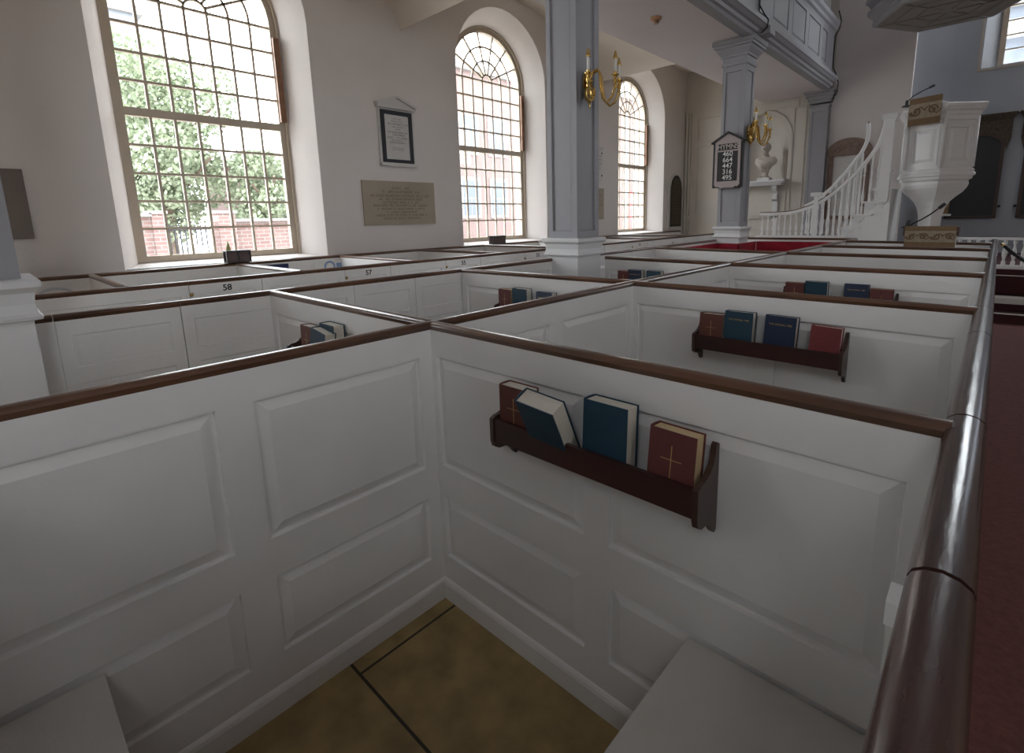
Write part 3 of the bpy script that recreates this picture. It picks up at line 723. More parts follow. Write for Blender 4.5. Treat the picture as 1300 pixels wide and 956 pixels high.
place_book('R', -1.206, f3-.10, zb+.01, 'small dull red book at the left end of the third rack, only the top visible')
place_book('B', -1.063, f3-.10, zb, 'teal blue book second from left in the third rack, only the top visible')
place_book('B2', -.80, f3-.10, zb, 'navy book right of the gap in the third rack, only the top visible', rx=R(-6))
place_book('R', -.63, f3-.10, zb, 'dull red book at the right end of the third rack beside the bracket tip')
f4 = 1.27-.022
make_rack(-2.93, -2.14, f4, 'book rack behind the long brown rail left of the near corner')
place_book('R2', -2.80, f4-.10, zb+.01, 'brown book standing edge-out at the left of the rack behind the long rail', rx=R(-2))
place_book('B', -2.62, f4-.068, zb+.01, 'dark blue book upright against the wall in the rack behind the long rail')
place_book('B', -2.64, f4-.135, zb-.0, 'dark blue book tilted in front, lowest in the rack behind the long rail', rx=R(-4), ry=R(8))
f5 = 2.895-.022
make_rack(-2.93, -2.14, f5, 'book rack in the middle block near the column, behind the brown rail')
place_book('R', -2.905, f5-.10, zb+.01, 'dull maroon book left of the blue one, near the middle junction of rails')
place_book('B', -2.75, f5-.10, zb, 'bright teal blue book between the maroon book and the gap, middle block')
place_book('B2', -2.52, f5-.10, zb-.01, 'navy book with white page edge right of the gap, middle block', rx=R(-6))
f6 = 4.515-.022
make_rack(-2.87, -2.1, f6, 'farthest book rack, just right of the near column pedestal')
place_book('R', -2.83, f6-.10, zb+.01, 'brown-maroon book just right of the column pedestal')
place_book('B2', -2.71, f6-.10, zb, 'dark navy book second from the column pedestal')
place_book('B', -2.50, f6-.10, zb, 'teal book farthest right of the row by the column pedestal')

# ------------------------------------------------------------------ wall tablets
def greek(mb, fn, uc, rows, seed=1, d=.002):
    """rows: (z, width, height) of engraved illegible letters"""
    rnd = random.Random(seed)
    for z, w, h in rows:
        u = uc-w/2
        while u < uc+w/2:
            lw = rnd.uniform(.5, .95)*h; 
            if rnd.random() < .18: u += h*.7; continue
            hh = h*rnd.uniform(.75, 1)
            k = rnd.random()
            t = h*.2
            mb.quad(fn(u, z, d), fn(u+t, z, d), fn(u+t, z+hh, d), fn(u, z+hh, d))
            if k > .3: mb.quad(fn(u, z+hh-t, d), fn(u+lw, z+hh-t, d), fn(u+lw, z+hh, d), fn(u, z+hh, d))
            if k > .6: mb.quad(fn(u, z, d), fn(u+lw, z, d), fn(u+lw, z+t, d), fn(u, z+t, d))
            if k < .5: mb.quad(fn(u+lw-t, z, d), fn(u+lw, z, d), fn(u+lw, z+hh, d), fn(u+lw-t, z+hh, d))
            u += lw+h*.28
root = empty('memorial_tablet', (WX, 4.33, 2.5)); tag(root, 'white marble memorial with black frame and small pediment between the first two windows', 'memorial')
y0 = -.27; y1 = .27
MB().box(0, .03, y0-.02, y1+.02, .06, .80).build('backing_slab', MARBLE, root)
mb = MB(); ff = lambda u, z, d: (.03+d, u, z)
fr(mb, ff, -.255, .255, .04, .76, .055, .02); mb.build('black_frame', mat('black_slate', (.012, .013, .02), .5), root)
MB().box(.03, .036, -.2, .2, .095, .705).build('inscribed_slab', MARBLE, root)
mb = MB(); greek(mb, lambda u, z, d: (.036+d, u, z), 0, [(.645, .15, .016), (.61, .18, .016), (.57, .31, .026), (.535, .17, .018), (.505, .08, .016), (.46, .30, .022), (.425, .25, .022), (.385, .32, .022), (.35, .18, .018), (.32, .26, .02), (.25, .19, .014), (.225, .18, .014)], 3)
mb.build('inscription', INK, root)
mb = MB(); mb.extrude([(-.31, .80), (.31, .80), (.31, .845), (0, .945), (-.31, .845)], lambda a, b, t: (t, a, b), 0, .06)
mb.extrude([(-.33, .845), (-.31, .815), (0, .93), (.31, .815), (.33, .845), (0, .965)], lambda a, b, t: (t, a, b), 0, .10); mb.box(0, .08, -.31, .31, .785, .815); mb.build('pediment', MARBLE, root)
MB().box(0, .07, -.30, .30, .0, .045).build('bottom_ledge', MARBLE, root)

def slab(name, y0, y1, z0, z1, m, label, rows, seed, x=WX, ink=INKT, t=.03):
    root = empty(name, (x, (y0+y1)/2, z0)); tag(root, label, 'plaque')
    w = (y1-y0)/2; h = z1-z0
    MB().box(0, t, -w, w, 0, h).build('stone_slab', m, root)
    mb = MB(); greek(mb, lambda u, z, d: (t+d, u, z), 0, rows, seed); mb.build('inscription', ink, root)
    return root
slab('stone_tablet', 3.72, 4.93, 1.67, 2.29, TANST, 'wide tan stone tablet with faint engraved lines below the framed marble memorial',
     [(.51, .28, .03), (.455, .6, .036), (.40, .98, .034), (.35, .72, .034), (.305, .6, .032), (.262, .92, .034), (.215, .8, .03), (.17, .5, .028), (.125, .85, .03), (.08, .62, .03)], 5)
slab('stone_tablet', -.55, .405, 1.64, 2.255, DARKST, 'dark grey-brown stone tablet at the left edge behind the cut-off column', [(.22, .30, .02), (.18, .25, .02), (.13, .3, .02)], 8)
slab('stone_tablet', 8.75, 9.545, 1.66, 2.33, TANST, 'narrow visible strip of tan tablet just right of the near column', [(.5, .6, .03), (.4, .6, .03), (.3, .6, .03)], 9)
root = slab('marble_plaque', 8.85, 9.5, 2.50, 3.17, MARBLE, 'white marble plaque with black corner bolts half hidden by the near column', [(.5, .5, .03), (.42, .5, .03), (.33, .5, .04), (.24, .4, .03)], 10, ink=INK)
for (a, b) in ((.28, .10), (.28, .57)): MB().ball((.035, a, b), .014, .018, .018).build('fixing_bolt', BLACK, root)
MB().box(0, .05, -.36, .36, .67, .70).build('top_ledge', MARBLE, root)
# arched bronze tablet with grey surround
root = empty('arched_tablet', (WX, 12.96, 1.33)); tag(root, 'dark arched bronze tablet in white surround at the end of the window wall', 'plaque')
def archpoly(h, zb, sp, n=16, asp=1.0): return [(-h, zb)]+[(-h*math.cos(PI*k/n), sp+h*asp*math.sin(PI*k/n)) for k in range(n+1)]+[(h, zb)]
MB().extrude(archpoly(.40, 0, 1.02, asp=1.15), lambda a, b, t: (t, a, b), 0, .03).build('surround', MARBLE, root)
MB().extrude(archpoly(.31, .08, 1.03, asp=1.3), lambda a, b, t: (t, a, b), .03, .045).build('bronze_field', mat('dark_bronze', (.03, .026, .022), .5), root)
mb = MB(); greek(mb, lambda u, z, d: (.045+d, u, z), 0, [(1.32-.055*k, .3 if k < 3 else .5, .028) for k in range(22)], 12); mb.build('gold_lettering', mat('dull_gold_paint', (.25, .18, .07), .5), root)

# stone tablet with carved top behind the pulpit stair
root = empty('carved_wall_monument', (-2.62, 13.5, 0)); tag(root, 'brown carved stone monument with arched top behind the pulpit stair', 'memorial')
mb = MB(); P = [(-.42, 2.95), (-.44, 3.02)]+[(-.44*math.cos(PI*k/16), 3.02+.30*math.sin(PI*k/16)) for k in range(1, 16)]+[(.44, 3.02), (.42, 2.95)]
mb.extrude(P, lambda a, b, t: (a, t, b), 0, -.09); mb.build('arched_pediment', mat('brown_sandstone', (.27, .19, .15), .8, var=.3, vscale=14), root)
mb = MB()
for k in range(5):
    a = PI*(k+1)/6; mb.ball((-.25*math.cos(a), -.09, 3.0+.15*math.sin(a)), .07, .03, .05)
mb.build('carved_leaves', MATS['brown_sandstone'], root)
MB().box(-.40, -.30, -.07, 0, 1.6, 2.95).build('side_pilaster', MATS['brown_sandstone'], root); MB().box(.30, .40, -.07, 0, 1.6, 2.95).build('side_pilaster', MATS['brown_sandstone'], root)
MB().box(-.30, .30, -.03, 0, 1.6, 2.92).build('inner_slab', MARBLE, root)
MB().box(-.46, .46, -.10, 0, 1.54, 1.62).build('base_ledge', MATS['brown_sandstone'], root)

# bust, shelf and corbels
root = empty('niche_shelf', (NC, 13.5, 2.4)); tag(root, 'white shelf on scrolled corbels under the niche', 'shelf')
mb = MB()
for (z0, z1, e) in ((.06, .10, .14), (.02, .06, .10), (-.02, .02, .06)): mb.box(-.62-e+.08, .62+e-.08, -.20-e, .35 if z0 > .05 else 0, z0, z1)
mb.box(-.63, .63, 0, .485, .06, .1005)
mb.build('shelf_board', PEDW, root)
for s in (-.42, .42):
    mb = MB(); cp = [(0, -.02), (-.20, -.02), (-.21, -.08), (-.17, -.14), (-.10, -.17), (-.06, -.22), (-.09, -.27), (-.13, -.30), (-.13, -.36), (-.08, -.40), (-.02, -.40), (0, -.38)]
    mb.extrude(cp, lambda a, b, t: (t, a, b), s-.05, s+.05)
    mb.tube([(s-.062, -.15, -.08), (s+.062, -.15, -.08)], .055, n=12); mb.tube([(s-.06, -.09, -.335), (s+.06, -.09, -.335)], .042, n=12)
    mb.box(s-.06, s+.06, -.05, 0, -.9, -.38)
    mb.build('scroll_corbel', PEDW, root)
root = empty('marble_bust', (-4.40, 13.45, 2.502)); root.scale = (1.1, 1.1, 1.1); tag(root, 'carved marble portrait bust on a small plinth in the arched niche', 'bust')
mb = MB()
hx, hy, hz = -.015, -.01, .675                                          # head centre
mb.ball((hx, hy+.015, hz+.03), .088, .105, .108, 18, 12)              # skull
mb.ball((hx-.004, hy-.045, hz-.02), .070, .062, .098, 16, 12)         # face mass
mb.ball((hx-.006, hy-.060, hz-.085), .040, .038, .032, 10, 8)         # jaw
mb.ball((hx-.008, hy-.090, hz-.095), .020, .018, .018, 8, 6)          # chin
mb.tube([(hx-.007, hy-.098, hz+.032), (hx-.007, hy-.118, hz+.0), (hx-.007, hy-.126, hz-.016)], .012, n=8, radii=[.009, .012, .016])   # nose
mb.ball((hx-.008, hy-.101, hz-.048), .021, .010, .006, 10, 6)         # lips
mb.ball((hx-.008, hy-.098, hz-.064), .017, .010, .006, 10, 6)
for e in (-1, 1):
    mb.ball((hx-.006+e*.031, hy-.094, hz+.038), .023, .014, .008, 8, 6)   # brow
    mb.ball((hx-.006+e*.029, hy-.088, hz+.014), .014, .010, .009, 8, 6)   # eye
    mb.ball((hx-.004+e*.042, hy-.060, hz-.022), .024, .026, .030, 8, 6)   # cheek
    mb.ball((hx+e*.088, hy+.0, hz-.0), .010, .020, .030, 8, 6)            # ear
mb.tube([(hx, .01, hz-.04), (hx+.005, .012, .58), (0, .01, .50)], .06, n=14, radii=[.062, .062, .085])   # neck
rc = random.Random(4)
for k in range(70):                                                    # close curls over the crown, sides and nape
    a = rc.uniform(0, 2*PI); b_ = rc.uniform(-.55, 1.5)
    if math.sin(a) < -.35 and b_ < .75: continue
    mb.ball((hx+.090*math.cos(a)*math.cos(b_), hy+.018+.106*math.sin(a)*math.cos(b_), hz+.035+.108*math.sin(b_)), .026, .026, .024, 8, 6)
mb.ball((0, .01, .455), .225, .115, .075, 22, 12)                      # shoulder line
mb.ball((-.15, .01, .425), .085, .095, .095, 14, 10); mb.ball((.15, .01, .425), .085, .095, .095, 14, 10)
mb.ball((0, -.015, .39), .185, .120, .130, 20, 12)                    # chest
mb.ball((0, -.01, .30), .125, .095, .105, 16, 10); mb.ball((0, 0, .235), .085, .075, .06, 14, 8)
def chest(x, z, off=0): return (x, -.015-.118*math.sqrt(max(.05, 1-(x/.24)**2-((z-.39)/.22)**2))-off, z)
for k in range(6):                                                     # cloak folds slung from one shoulder
    pts = [chest(-.17+.26*t-.02*k*t, .49-.022*k-.11*t*(1+k*.22), .0) for t in [i_/7 for i_ in range(8)]]
    mb.tube(pts, .013, n=6)
b = mb.build('bust_figure', MARBW, root)
rm = b.modifiers.new('Remesh', 'REMESH'); rm.mode = 'VOXEL'; rm.voxel_size = .007; rm.use_smooth_shade = True
sm = b.modifiers.new('Smooth', 'SMOOTH'); sm.iterations = 4
MB().lathe([(.11, 0.06), (.11, .08), (.075, .10), (.06, .14), (.075, .19), (.09, .20)], n=18).build('round_socle', MARBW, root)
MB().box(-.13, .13, -.13, .10, 0, .06).build('plinth_block', MARBLE, root)
MB().box(-.09, .03, -.14, -.13, .0, .05).build('brass_label', TANST, root) if False else None

# ------------------------------------------------------------------ hymn board
root = empty('hymn_board', (-3.33, 8.425, 0)); tag(root, 'black hymn number board with beige gabled frame hung on the far column', 'hymn board')
MB().box(-.243, .243, -.05, 0, 2.14, 2.85).build('side_case', BLACK, root)
MB().box(-.165, .165, -.056, -.05, 2.24, 2.71).build('number_panel', DARKP, root)
mb = MB(); mb.box(-.205, -.165, -.062, -.05, 2.18, 2.85).box(.165, .205, -.062, -.05, 2.18, 2.85).box(-.165, .165, -.062, -.05, 2.705, 2.728).box(-.165, .165, -.062, -.05, 2.826, 2.85)
lo = [(-.19, 2.24), (-.19, 2.17), (-.17, 2.15), (-.14, 2.16), (-.10, 2.13), (-.05, 2.13), (-.03, 2.15), (0, 2.125), (.03, 2.15), (.05, 2.13), (.10, 2.13), (.14, 2.16), (.17, 2.15), (.19, 2.17), (.19, 2.24)]
mb.extrude(lo, lambda a, b_, t: (a, t, b_), -.05, -.064); mb.extrude([(-.23, 2.85), (.23, 2.85), (0, 2.985)], lambda a, b_, t: (a, t, b_), -.0, -.06); mb.build('frame', HYMNF, root)
mb = MB(); mb.extrude([(-.27, 2.84), (-.25, 2.84), (0, 2.985), (.25, 2.84), (.27, 2.84), (.27, 2.86), (0, 3.015), (-.27, 2.86)], lambda a, b_, t: (a, t, b_), 0, -.085); mb.build('gable_cap', BLACK, root)
MB().box(-.165, .165, -.057, -.05, 2.728, 2.826).build('title_panel', DARKP, root)
text('title_letters', 'HYMNS', .108, mat('beige_lettering', (.6, .53, .50), .6), root, face_mtx((0, -.0585, 2.776), (1, 0, 0), (0, 0, 1)), .001, xs=.95)
for k, s in enumerate(('460', '664', '447', '316', '495')):
    text('hymn_number', s, .108, WHT, root, face_mtx((0, -.0575, 2.665-k*.0925), (1, 0, 0), (0, 0, 1)), .001, bold=.0006, xs=1.0)

# ------------------------------------------------------------------ brass sconces
def sconce(x, y, z, arms, label, seed=0, reach=1.0):
    root = empty('brass_sconce', (x, y, z)); tag(root, label, 'wall light', 'brass candle sconces')
    MB().lathe([(.001, -.17), (.008, -.155), (.012, -.14), (.006, -.125), (.02, -.11), (.046, -.085), (.060, -.045), (.058, 0), (.040, .03), (.02, .045), (.03, .06), (.034, .08), (.022, .10), (.018, .13), (.026, .145), (.014, .16), (.012, .175), (.001, .19)], c=(.05, 0, 0), n=18).build('vase_body', BRASS, root)
    MB().extrude([(.040*math.cos(2*PI*k/16), .10*math.sin(2*PI*k/16)+.08) for k in range(16)], lambda a, b, t: (t, a, b), 0, .014).build('back_plate', BRASS, root)
    for (dx, dy, dz) in arms:
        L = math.hypot(dx, dy); ux, uy = dx/L, dy/L; cx = .05
        path = [(0, .10), (.15, .17), (.30, .19), (.40, .14), (.45, .02), (.52, -.08), (.68, -.12), (.86, -.08), (.97, 0), (1, .06)]
        pts = [(cx+ux*L*s, uy*L*s, h+dz*s) for s, h in path]
        ar = MB().tube(pts, .0125, n=8).build('arm', BRASS, root)
        bx, by, bz = cx+dx, dy, dz+.03
        MB().lathe([(.004, -.03), (.016, -.02), (.02, 0), (.012, .012), (.018, .03), (.022, .05), (.012, .065), (.016, .08), (.036, .092), (.038, .10), (.014, .104), (.015, .125)], c=(bx, by, bz), n=12).build('candle_cup', BRASS, ar)
        MB().lathe([(.0125, .10), (.0125, .245)], c=(bx, by, bz), n=12).build('candle', CANDLE, ar)
        MB().lathe([(.024, .238), (.024, .25), (.017, .268), (.013, .29), (.010, .30), (.002, .312)], c=(bx, by, bz), n=12).build('flame_cap', BRASS, ar)
    return root
sconce(-3.124, 4.25, 2.93, [(.16, -.24, -.045), (.21, .13, -.0), (.155, .28, -.02)], 'three-branch polished brass sconce on the near grey column')
sconce(-3.124, 8.62, 2.93, [(.14, -.20, 0.05), (.24, -.05, .0), (.24, .16, -.04), (.15, .28, -.0), (.10, -.08, .08)], 'distant brass sconce with clustered candles beside the hymn board')

# ------------------------------------------------------------------ small things on the sills and in the wall pews
def glassbox(y, w, label, panes):
    root = empty('window_sill_lantern', (-6.36, y, 1.302)); tag(root, label, 'lantern box', 'boxes on the window sills')
    mb = MB(); mb.box(-.06, .06, -w, w, 0, .012).box(-.06, .06, -w, w, .125, .137)
    for yy in (-w+.006, 0, w-.006):
        if yy == 0 and panes == 1: continue
        mb.box(-.058, -.046, yy-.006, yy+.006, .012, .125).box(.046, .058, yy-.006, yy+.006, .012, .125)
    mb.build('metal_frame', IRON, root); MB().box(-.044, .05, -w+.012, w-.012, .012, .124).build('dark_glass', GLASSBOX, root)
    return root
glassbox(2.01, .125, 'black framed two-pane glass box on the sill of the first window', 2)
glassbox(6.09, .145, 'dark brown box on the sill of the second window', 1)
root = empty('folded_card', (-6.45, 1.955, 1.30)); tag(root, 'small yellow-green card standing behind the black glass box', 'card')
MB().extrude([(-.06, 0), (.06, 0), (0, .25)], lambda a, b, t: (t, a, b), 0, .004).build('card', mat('yellow_green_card', (.6, .62, .25), .7), root)
root = MB().box(-6.372, -6.358, 2.18, 2.56, .95, 1.245).build('navy_cushion_cloth', NAVYC); tag(root, 'navy blue cloth square hung in the wall pew under the first window', 'cloth')
root = empty('poster_with_blue_emblem', (-6.412, 3.1, 0)); tag(root, 'white card with pale blue emblem in the wall pew right of the navy cloth', 'card')
MB().box(0, .006, -.2, .22, .9, 1.24).build('card_sheet', WHT, root)
mb = MB(); ring(mb, lambda u, z, d: (.007+d, u, z), [(.0+.05*math.cos(2*PI*k/20), 1.16+.05*math.sin(2*PI*k/20)) for k in range(21)], [(.0+.075*math.cos(2*PI*k/20), 1.16+.075*math.sin(2*PI*k/20)) for k in range(21)], 0, .002)
mb.box(.007, .009, .09, .2, 1.10, 1.20); mb.build('blue_emblem', BLUEP, root)
root = empty('blue_wreath', (-6.24, .45, 0)); tag(root, 'faint blue ring wreath drawing on the panel of the leftmost wall pew', 'wreath')
mb = MB(); ring(mb, lambda u, z, d: (d, u, z), [(.13*math.cos(2*PI*k/24), 1.08+.10*math.sin(2*PI*k/24)) for k in range(25)], [(.155*math.cos(2*PI*k/24), 1.08+.125*math.sin(2*PI*k/24)) for k in range(25)], 0, .003); mb.build('wreath_ring', mat('grey_blue_print', (.52, .54, .61), .8), root)

# ------------------------------------------------------------------ pulpit
PX, PY = -.885, 11.2; A0 = R(281)
root = empty('pulpit', (PX, PY, 0)); tag(root, 'white hexagonal pulpit on a flared stem with panelled sides', 'pulpit')
def hexr(prof, name, m, n=6): return MB().lathe(prof, n=n, a0=A0, smooth=False).build(name, m, root)
rb = .51
mb = MB()
for k in range(6):
    a = A0+PI/3*k; p = Vector((rb*math.cos(a), rb*math.sin(a))); q = Vector((rb*math.cos(a+PI/3), rb*math.sin(a+PI/3)))
    L = (q-p).length; d = (q-p)/L; nm = Vector((d.y, -d.x))
    def fn(u, z, e, p=p, d=d, nm=nm): w = p+d*u+nm*e; return (w.x, w.y, z)
    relief(mb, fn, 0, L, 2.36, 3.20, [(.10, L-.10, 2.47, 3.00)], depth=.025, bev=.05)
    fr(mb, fn, .05, L-.05, 2.42, 3.05, .016, .012)
mb.quad(*[(rb*math.cos(A0+PI/3*k), rb*math.sin(A0+PI/3*k), 3.2) for k in range(6)])
mb.build('panelled_body', PAINT, root)
hexr([(.51, 3.10), (.535, 3.12), (.54, 3.18), (.555, 3.20), (.565, 3.24), (.60, 3.27), (.605, 3.30), (.625, 3.305), (.63, 3.35), (.61, 3.365), (.51, 3.37)], 'cornice', PAINT)
hexr([(.05, 2.15), (.46, 2.16), (.52, 2.19), (.535, 2.20), (.54, 2.24), (.57, 2.25), (.575, 2.29), (.55, 2.30), (.555, 2.34), (.52, 2.37), (.42, 2.37)], 'lower_moulding', PAINT)
MB().lathe([(.49, 2.17), (.50, 2.12), (.48, 2.06), (.43, 1.99), (.345, 1.92), (.265, 1.84), (.21, 1.73), (.18, 1.6), (.17, 1.45), (.18, 1.35), (.22, .72)], n=6, a0=A0, smooth=False).build('flared_stem', PAINT, root)
mb = MB(); mb.extrude([(-.28, 3.365), (.28, 3.365), (.28, 3.40), (.14, 3.43), (0, 3.49), (-.14, 3.43), (-.28, 3.40)], lambda a, b, t: (a, t, b), -.08, .2); mb.build('book_desk', PAINT, root)
# corner colonnettes
for k in range(6):
    a = A0+PI/3*k; MB().tube([(rb*1.01*math.cos(a), rb*1.01*math.sin(a), 2.38), (rb*1.01*math.cos(a), rb*1.01*math.sin(a), 3.16)], .028, n=8).build('corner_moulding', PAINT, root)

def fall_cloth(name, p, rightv, w, ztop, zbot, label):
    root = empty(name, p); tag(root, label, 'cloth', 'tan embroidered falls')
    r_ = Vector(rightv).normalized(); n_ = Vector((r_.y, -r_.x, 0))
    def fn(u, z, d): q = r_*u+n_*d; return (q.x, q.y, z-p[2])
    def pl(z0, z1, d0, d1, nm, m, par):
        mb = MB(); P = [(-w/2, z0), (w/2, z0), (w/2, z1), (-w/2, z1)]
        mb.quad(*[fn(*a, d1) for a in P]); mb.quad(*[fn(*a, d0) for a in P])
        for k in range(4): mb.quad(fn(*P[k], d0), fn(*P[(k+1) % 4], d0), fn(*P[(k+1) % 4], d1), fn(*P[k], d1))
        return mb.build(nm, m, par)
    H = ztop-zbot
    pl(zbot, ztop, 0, .008, 'cloth_panel', CLOTH, root)
    band = pl(zbot+H*.24, ztop-H*.22, .008, .011, 'patterned_band', CLOTHP, root)
    mb = MB(); n = max(2, round(w/(H*.5)))
    for k in range(n):
        c = -w/2+w*(k+.5)/n; zc = (zbot+ztop)/2+H*.01; r0 = H*.17
        pts = []
        for i in range(16):
            t = i/15; a = t*PI*2.6+(0 if k % 2 else PI); rr = r0*(1-.75*t)
            q = fn(c+rr*math.cos(a), zc+rr*math.sin(a), .013); pts.append(q)
        mb.tube(pts, .008*H/.3, n=5)
        pts = [fn(c-w/n*.5+w/n*i/8, zc+r0*.85*math.sin(PI*2*i/8)*(1 if k % 2 else -1), .012) for i in range(9)]; mb.tube(pts, .006*H/.3, n=5)
    mb.build('gold_scrollwork', CLOTHG, band)
    return root
ca = A0-PI/3; p = Vector((math.cos(ca), math.sin(ca)))*.51; q = Vector((math.cos(A0), math.sin(A0)))*.51
mid = (p*.47+q*.53); d = (q-p).normalized(); nm = Vector((d.y, -d.x))
mid = mid+nm*.135
fall_cloth('pulpit_fall', (PX+mid.x, PY+mid.y, 3.3), (d.x, d.y, 0), .46, 3.50, 3.07, 'tan and gold embroidered cloth hanging over the pulpit front')
def microphone(pts, label, loc, base=True):
    root = empty('gooseneck_microphone', loc); tag(root, label, 'microphone', 'gooseneck microphones')
    MB().tube(pts, .009, n=6).build('gooseneck', BLACK, root)
    e = Vector(pts[-1]); e0 = Vector(pts[-2]); dd = (e-e0).normalized()
    MB().tube([e-dd*.01, e+dd*.07], .02, n=8).build('microphone_head', BLACK, root)
    MB().lathe([(.07, 0), (.07, .015), (.025, .03), (.02, .10)], c=pts[0], n=12).build('base', BLACK, root)
microphone([(0, 0, 0), (.02, -.02, .09), (.08, -.03, .15), (.20, -.04, .21), (.29, -.05, .245)], 'small black microphone curving up from the left rim of the pulpit', (-1.32, 10.76, 3.40))

# sounding board above the pulpit
root = empty('sounding_board', (-.93, 11.1, 4.85)); tag(root, 'large hexagonal wooden sounding board hanging above the pulpit', 'canopy')
SB = mat('grey_brown_board', (.30, .275, .25), .7, var=.1, vscale=4)
a6 = R(0)
MB().lathe([(.98, .012), (1.0, 0), (1.05, .01), (1.055, .06), (1.03, .09), (1.05, .13), (1.10, .17), (1.13, .20), (1.13, .27), (1.08, .30), (1.12, .36), (1.17, .40), (1.17, .46), (.9, .50), (.5, .75), (.2, 1.1), (.1, 1.3)], n=6, a0=a6, smooth=False).build('moulded_canopy', mat('pale_grey_canopy', (.42, .42, .44), .6), root)
mb = MB(); mb.quad(*[(1.0*math.cos(a6+PI/3*k), 1.0*math.sin(a6+PI/3*k), .004) for k in range(6)]); mb.build('soffit', SB, root)
mb = MB()
for k in range(6):
    a = a6+PI/3*k
    for w_, r0, r1 in ((.025, .1, .92),): mb.tube([(r0*math.cos(a), r0*math.sin(a), -.0), (r1*math.cos(a), r1*math.sin(a), -.0)], .012, n=5)
    b_ = a+PI/3
    for rr in (.45, .75): mb.tube([(rr*math.cos(a), rr*math.sin(a), 0), (rr*math.cos(b_), rr*math.sin(b_), 0)], .010, n=5)
mb.build('inlay_strips', mat('dark_inlay', (.24, .215, .195), .6), root)
MB().tube([(0, 0, 1.25), (0, 0, 4.6)], .02, n=8).build('hanging_rod', IRON, root)

# pulpit stair
root = empty('pulpit_stair', (-2.4, 11.1, 0)); tag(root, 'white curving stair with turned balusters rising to the pulpit', 'staircase')
ox, oy = root.location.x, root.location.y
near = [(-3.55, 1.71), (-3.04, 1.725), (-2.76, 1.79), (-2.55, 1.875), (-2.26, 2.08), (-1.92, 2.43), (-1.71, 2.74), (-1.62, 2.95), (-1.57, 3.23)]
far = [(-3.0, 1.86), (-2.74, 2.015), (-2.506, 2.234), (-2.235, 2.59), (-2.06, 2.86), (-1.99, 3.1), (-1.998, 3.36)]
def interp(P, x):
    for (a, b) in zip(P[:-1], P[1:]):
        if min(a[0], b[0]) <= x <= max(a[0], b[0]) and abs(a[0]-b[0]) > 1e-6: t = (x-a[0])/(b[0]-a[0]); return a[1]+t*(b[1]-a[1])
    return P[-1][1]
YN, YF = 10.7, 11.7
for P, Yv in ((near, YN), (far, YF)):
    # smooth the polyline
    fine = []
    for i in range(len(P)-1):
        p0 = Vector(P[max(i-1, 0)]); p1 = Vector(P[i]); p2 = Vector(P[i+1]); p3 = Vector(P[min(i+2, len(P)-1)])
        for t in (0, .25, .5, .75): fine.append(.5*((2*p1)+(p2-p0)*t+(2*p0-5*p1+4*p2-p3)*t*t+(3*p1-p0-3*p2+p3)*t**3))
    fine.append(Vector(P[-1]))
    MB().tube([(q.x-ox, Yv-oy, q.y-.02) for q in fine], .024, n=8, rz=.034).build('handrail', PAINT, root)
    MB().tube([(q.x-ox, Yv-oy, q.y+.010) for q in fine], .014, n=8).build('dark_rail_top', WOODX, root)
def baluster(x, y, z0, z1, par):
    h = z1-z0; MB().lathe([(.022, 0), (.022, h*.14), (.012, h*.17), (.022, h*.26), (.024, h*.34), (.012, h*.5), (.010, h*.72), (.018, h*.76), (.010, h*.8), (.018, h*.84), (.018, h)], c=(x-ox, y-oy, z0), n=6).build('baluster', PAINT, par)
treads = []
for k in range(7):
    z = 2.10-.221*k; x1 = -1.44-.115*k-.012*k*k*.6; x0 = x1-.20-.012*k
    if z < .75: break
    treads.append((x0, x1, z))
def base_z(x):
    for (x0, x1, z) in treads:
        if x >= x0: return z
    return 1.27 if x < -2.1 else treads[-1][2]
xs = [-3.5+.105*k for k in range(19)]
for x in xs:
    z0 = base_z(x) if x > -2.55 else 1.27
    z0 = max(z0, 1.27) if x < -2.0 else z0
    baluster(x, YN, z0, interp(near, x)-.04, root)
for k in range(10):
    x = -2.95+.1*k; baluster(x, YF, max(base_z(x), 1.27), interp(far, x)-.04, root)
mb = MB()
for k, (x0, x1, z) in enumerate(treads):
    mb.box(x0-.03-ox, x1+.05-ox, YN-.07-oy, YF-oy, z-.035, z); mb.box(x0-ox, -1.40-ox, YN-.04-oy, YF-oy, .72, z-.035) if k == 0 else mb.box(x0-ox, treads[k-1][0]-ox, YN-.04-oy, YF-oy, .72, z-.035)
mb.build('steps', PAINT, root)
for k, (x0, x1, z) in enumerate(treads[:4]):
    MB().extrude([(x0+.02, z-.05), (x0+.17, z-.05), (x0+.15, z-.10), (x0+.10, z-.12), (x0+.09, z-.15), (x0+.04, z-.16), (x0+.02, z-.12)], lambda a, b, t: (a-ox, t-oy, b), YN-.04, YN-.055).build('scroll_bracket', PEDW, root)
mb = MB(); mb.box(-3.58-ox, -2.0-ox, YN-.05-oy, YN+.05-oy, .72, 1.27).box(-3.6-ox, -2.0-ox, YN-.07-oy, YN+.07-oy, 1.24, 1.275); mb.build('base_wall', PAINT, root)
mb = MB(); mb.box(-1.585-ox, -1.44-ox, YN-.09-oy, YN+.05-oy, 1.86, 3.23).box(-1.62-ox, -1.40-ox, YN-.12-oy, YN+.08-oy, 3.23, 3.30).box(-1.60-ox, -1.42-ox, YN-.10-oy, YN+.06-oy, 3.19, 3.23)
mb.box(-1.61-ox, -1.42-ox, YN-.11-oy, YN+.07-oy, 2.36, 2.40); mb.lathe([(.07, 1.86), (.05, 1.83), (.03, 1.80), (.045, 1.77), (.01, 1.74)], c=(-1.51-ox, YN-oy-.02, 0), n=10); mb.build('landing_post', PAINT, root)
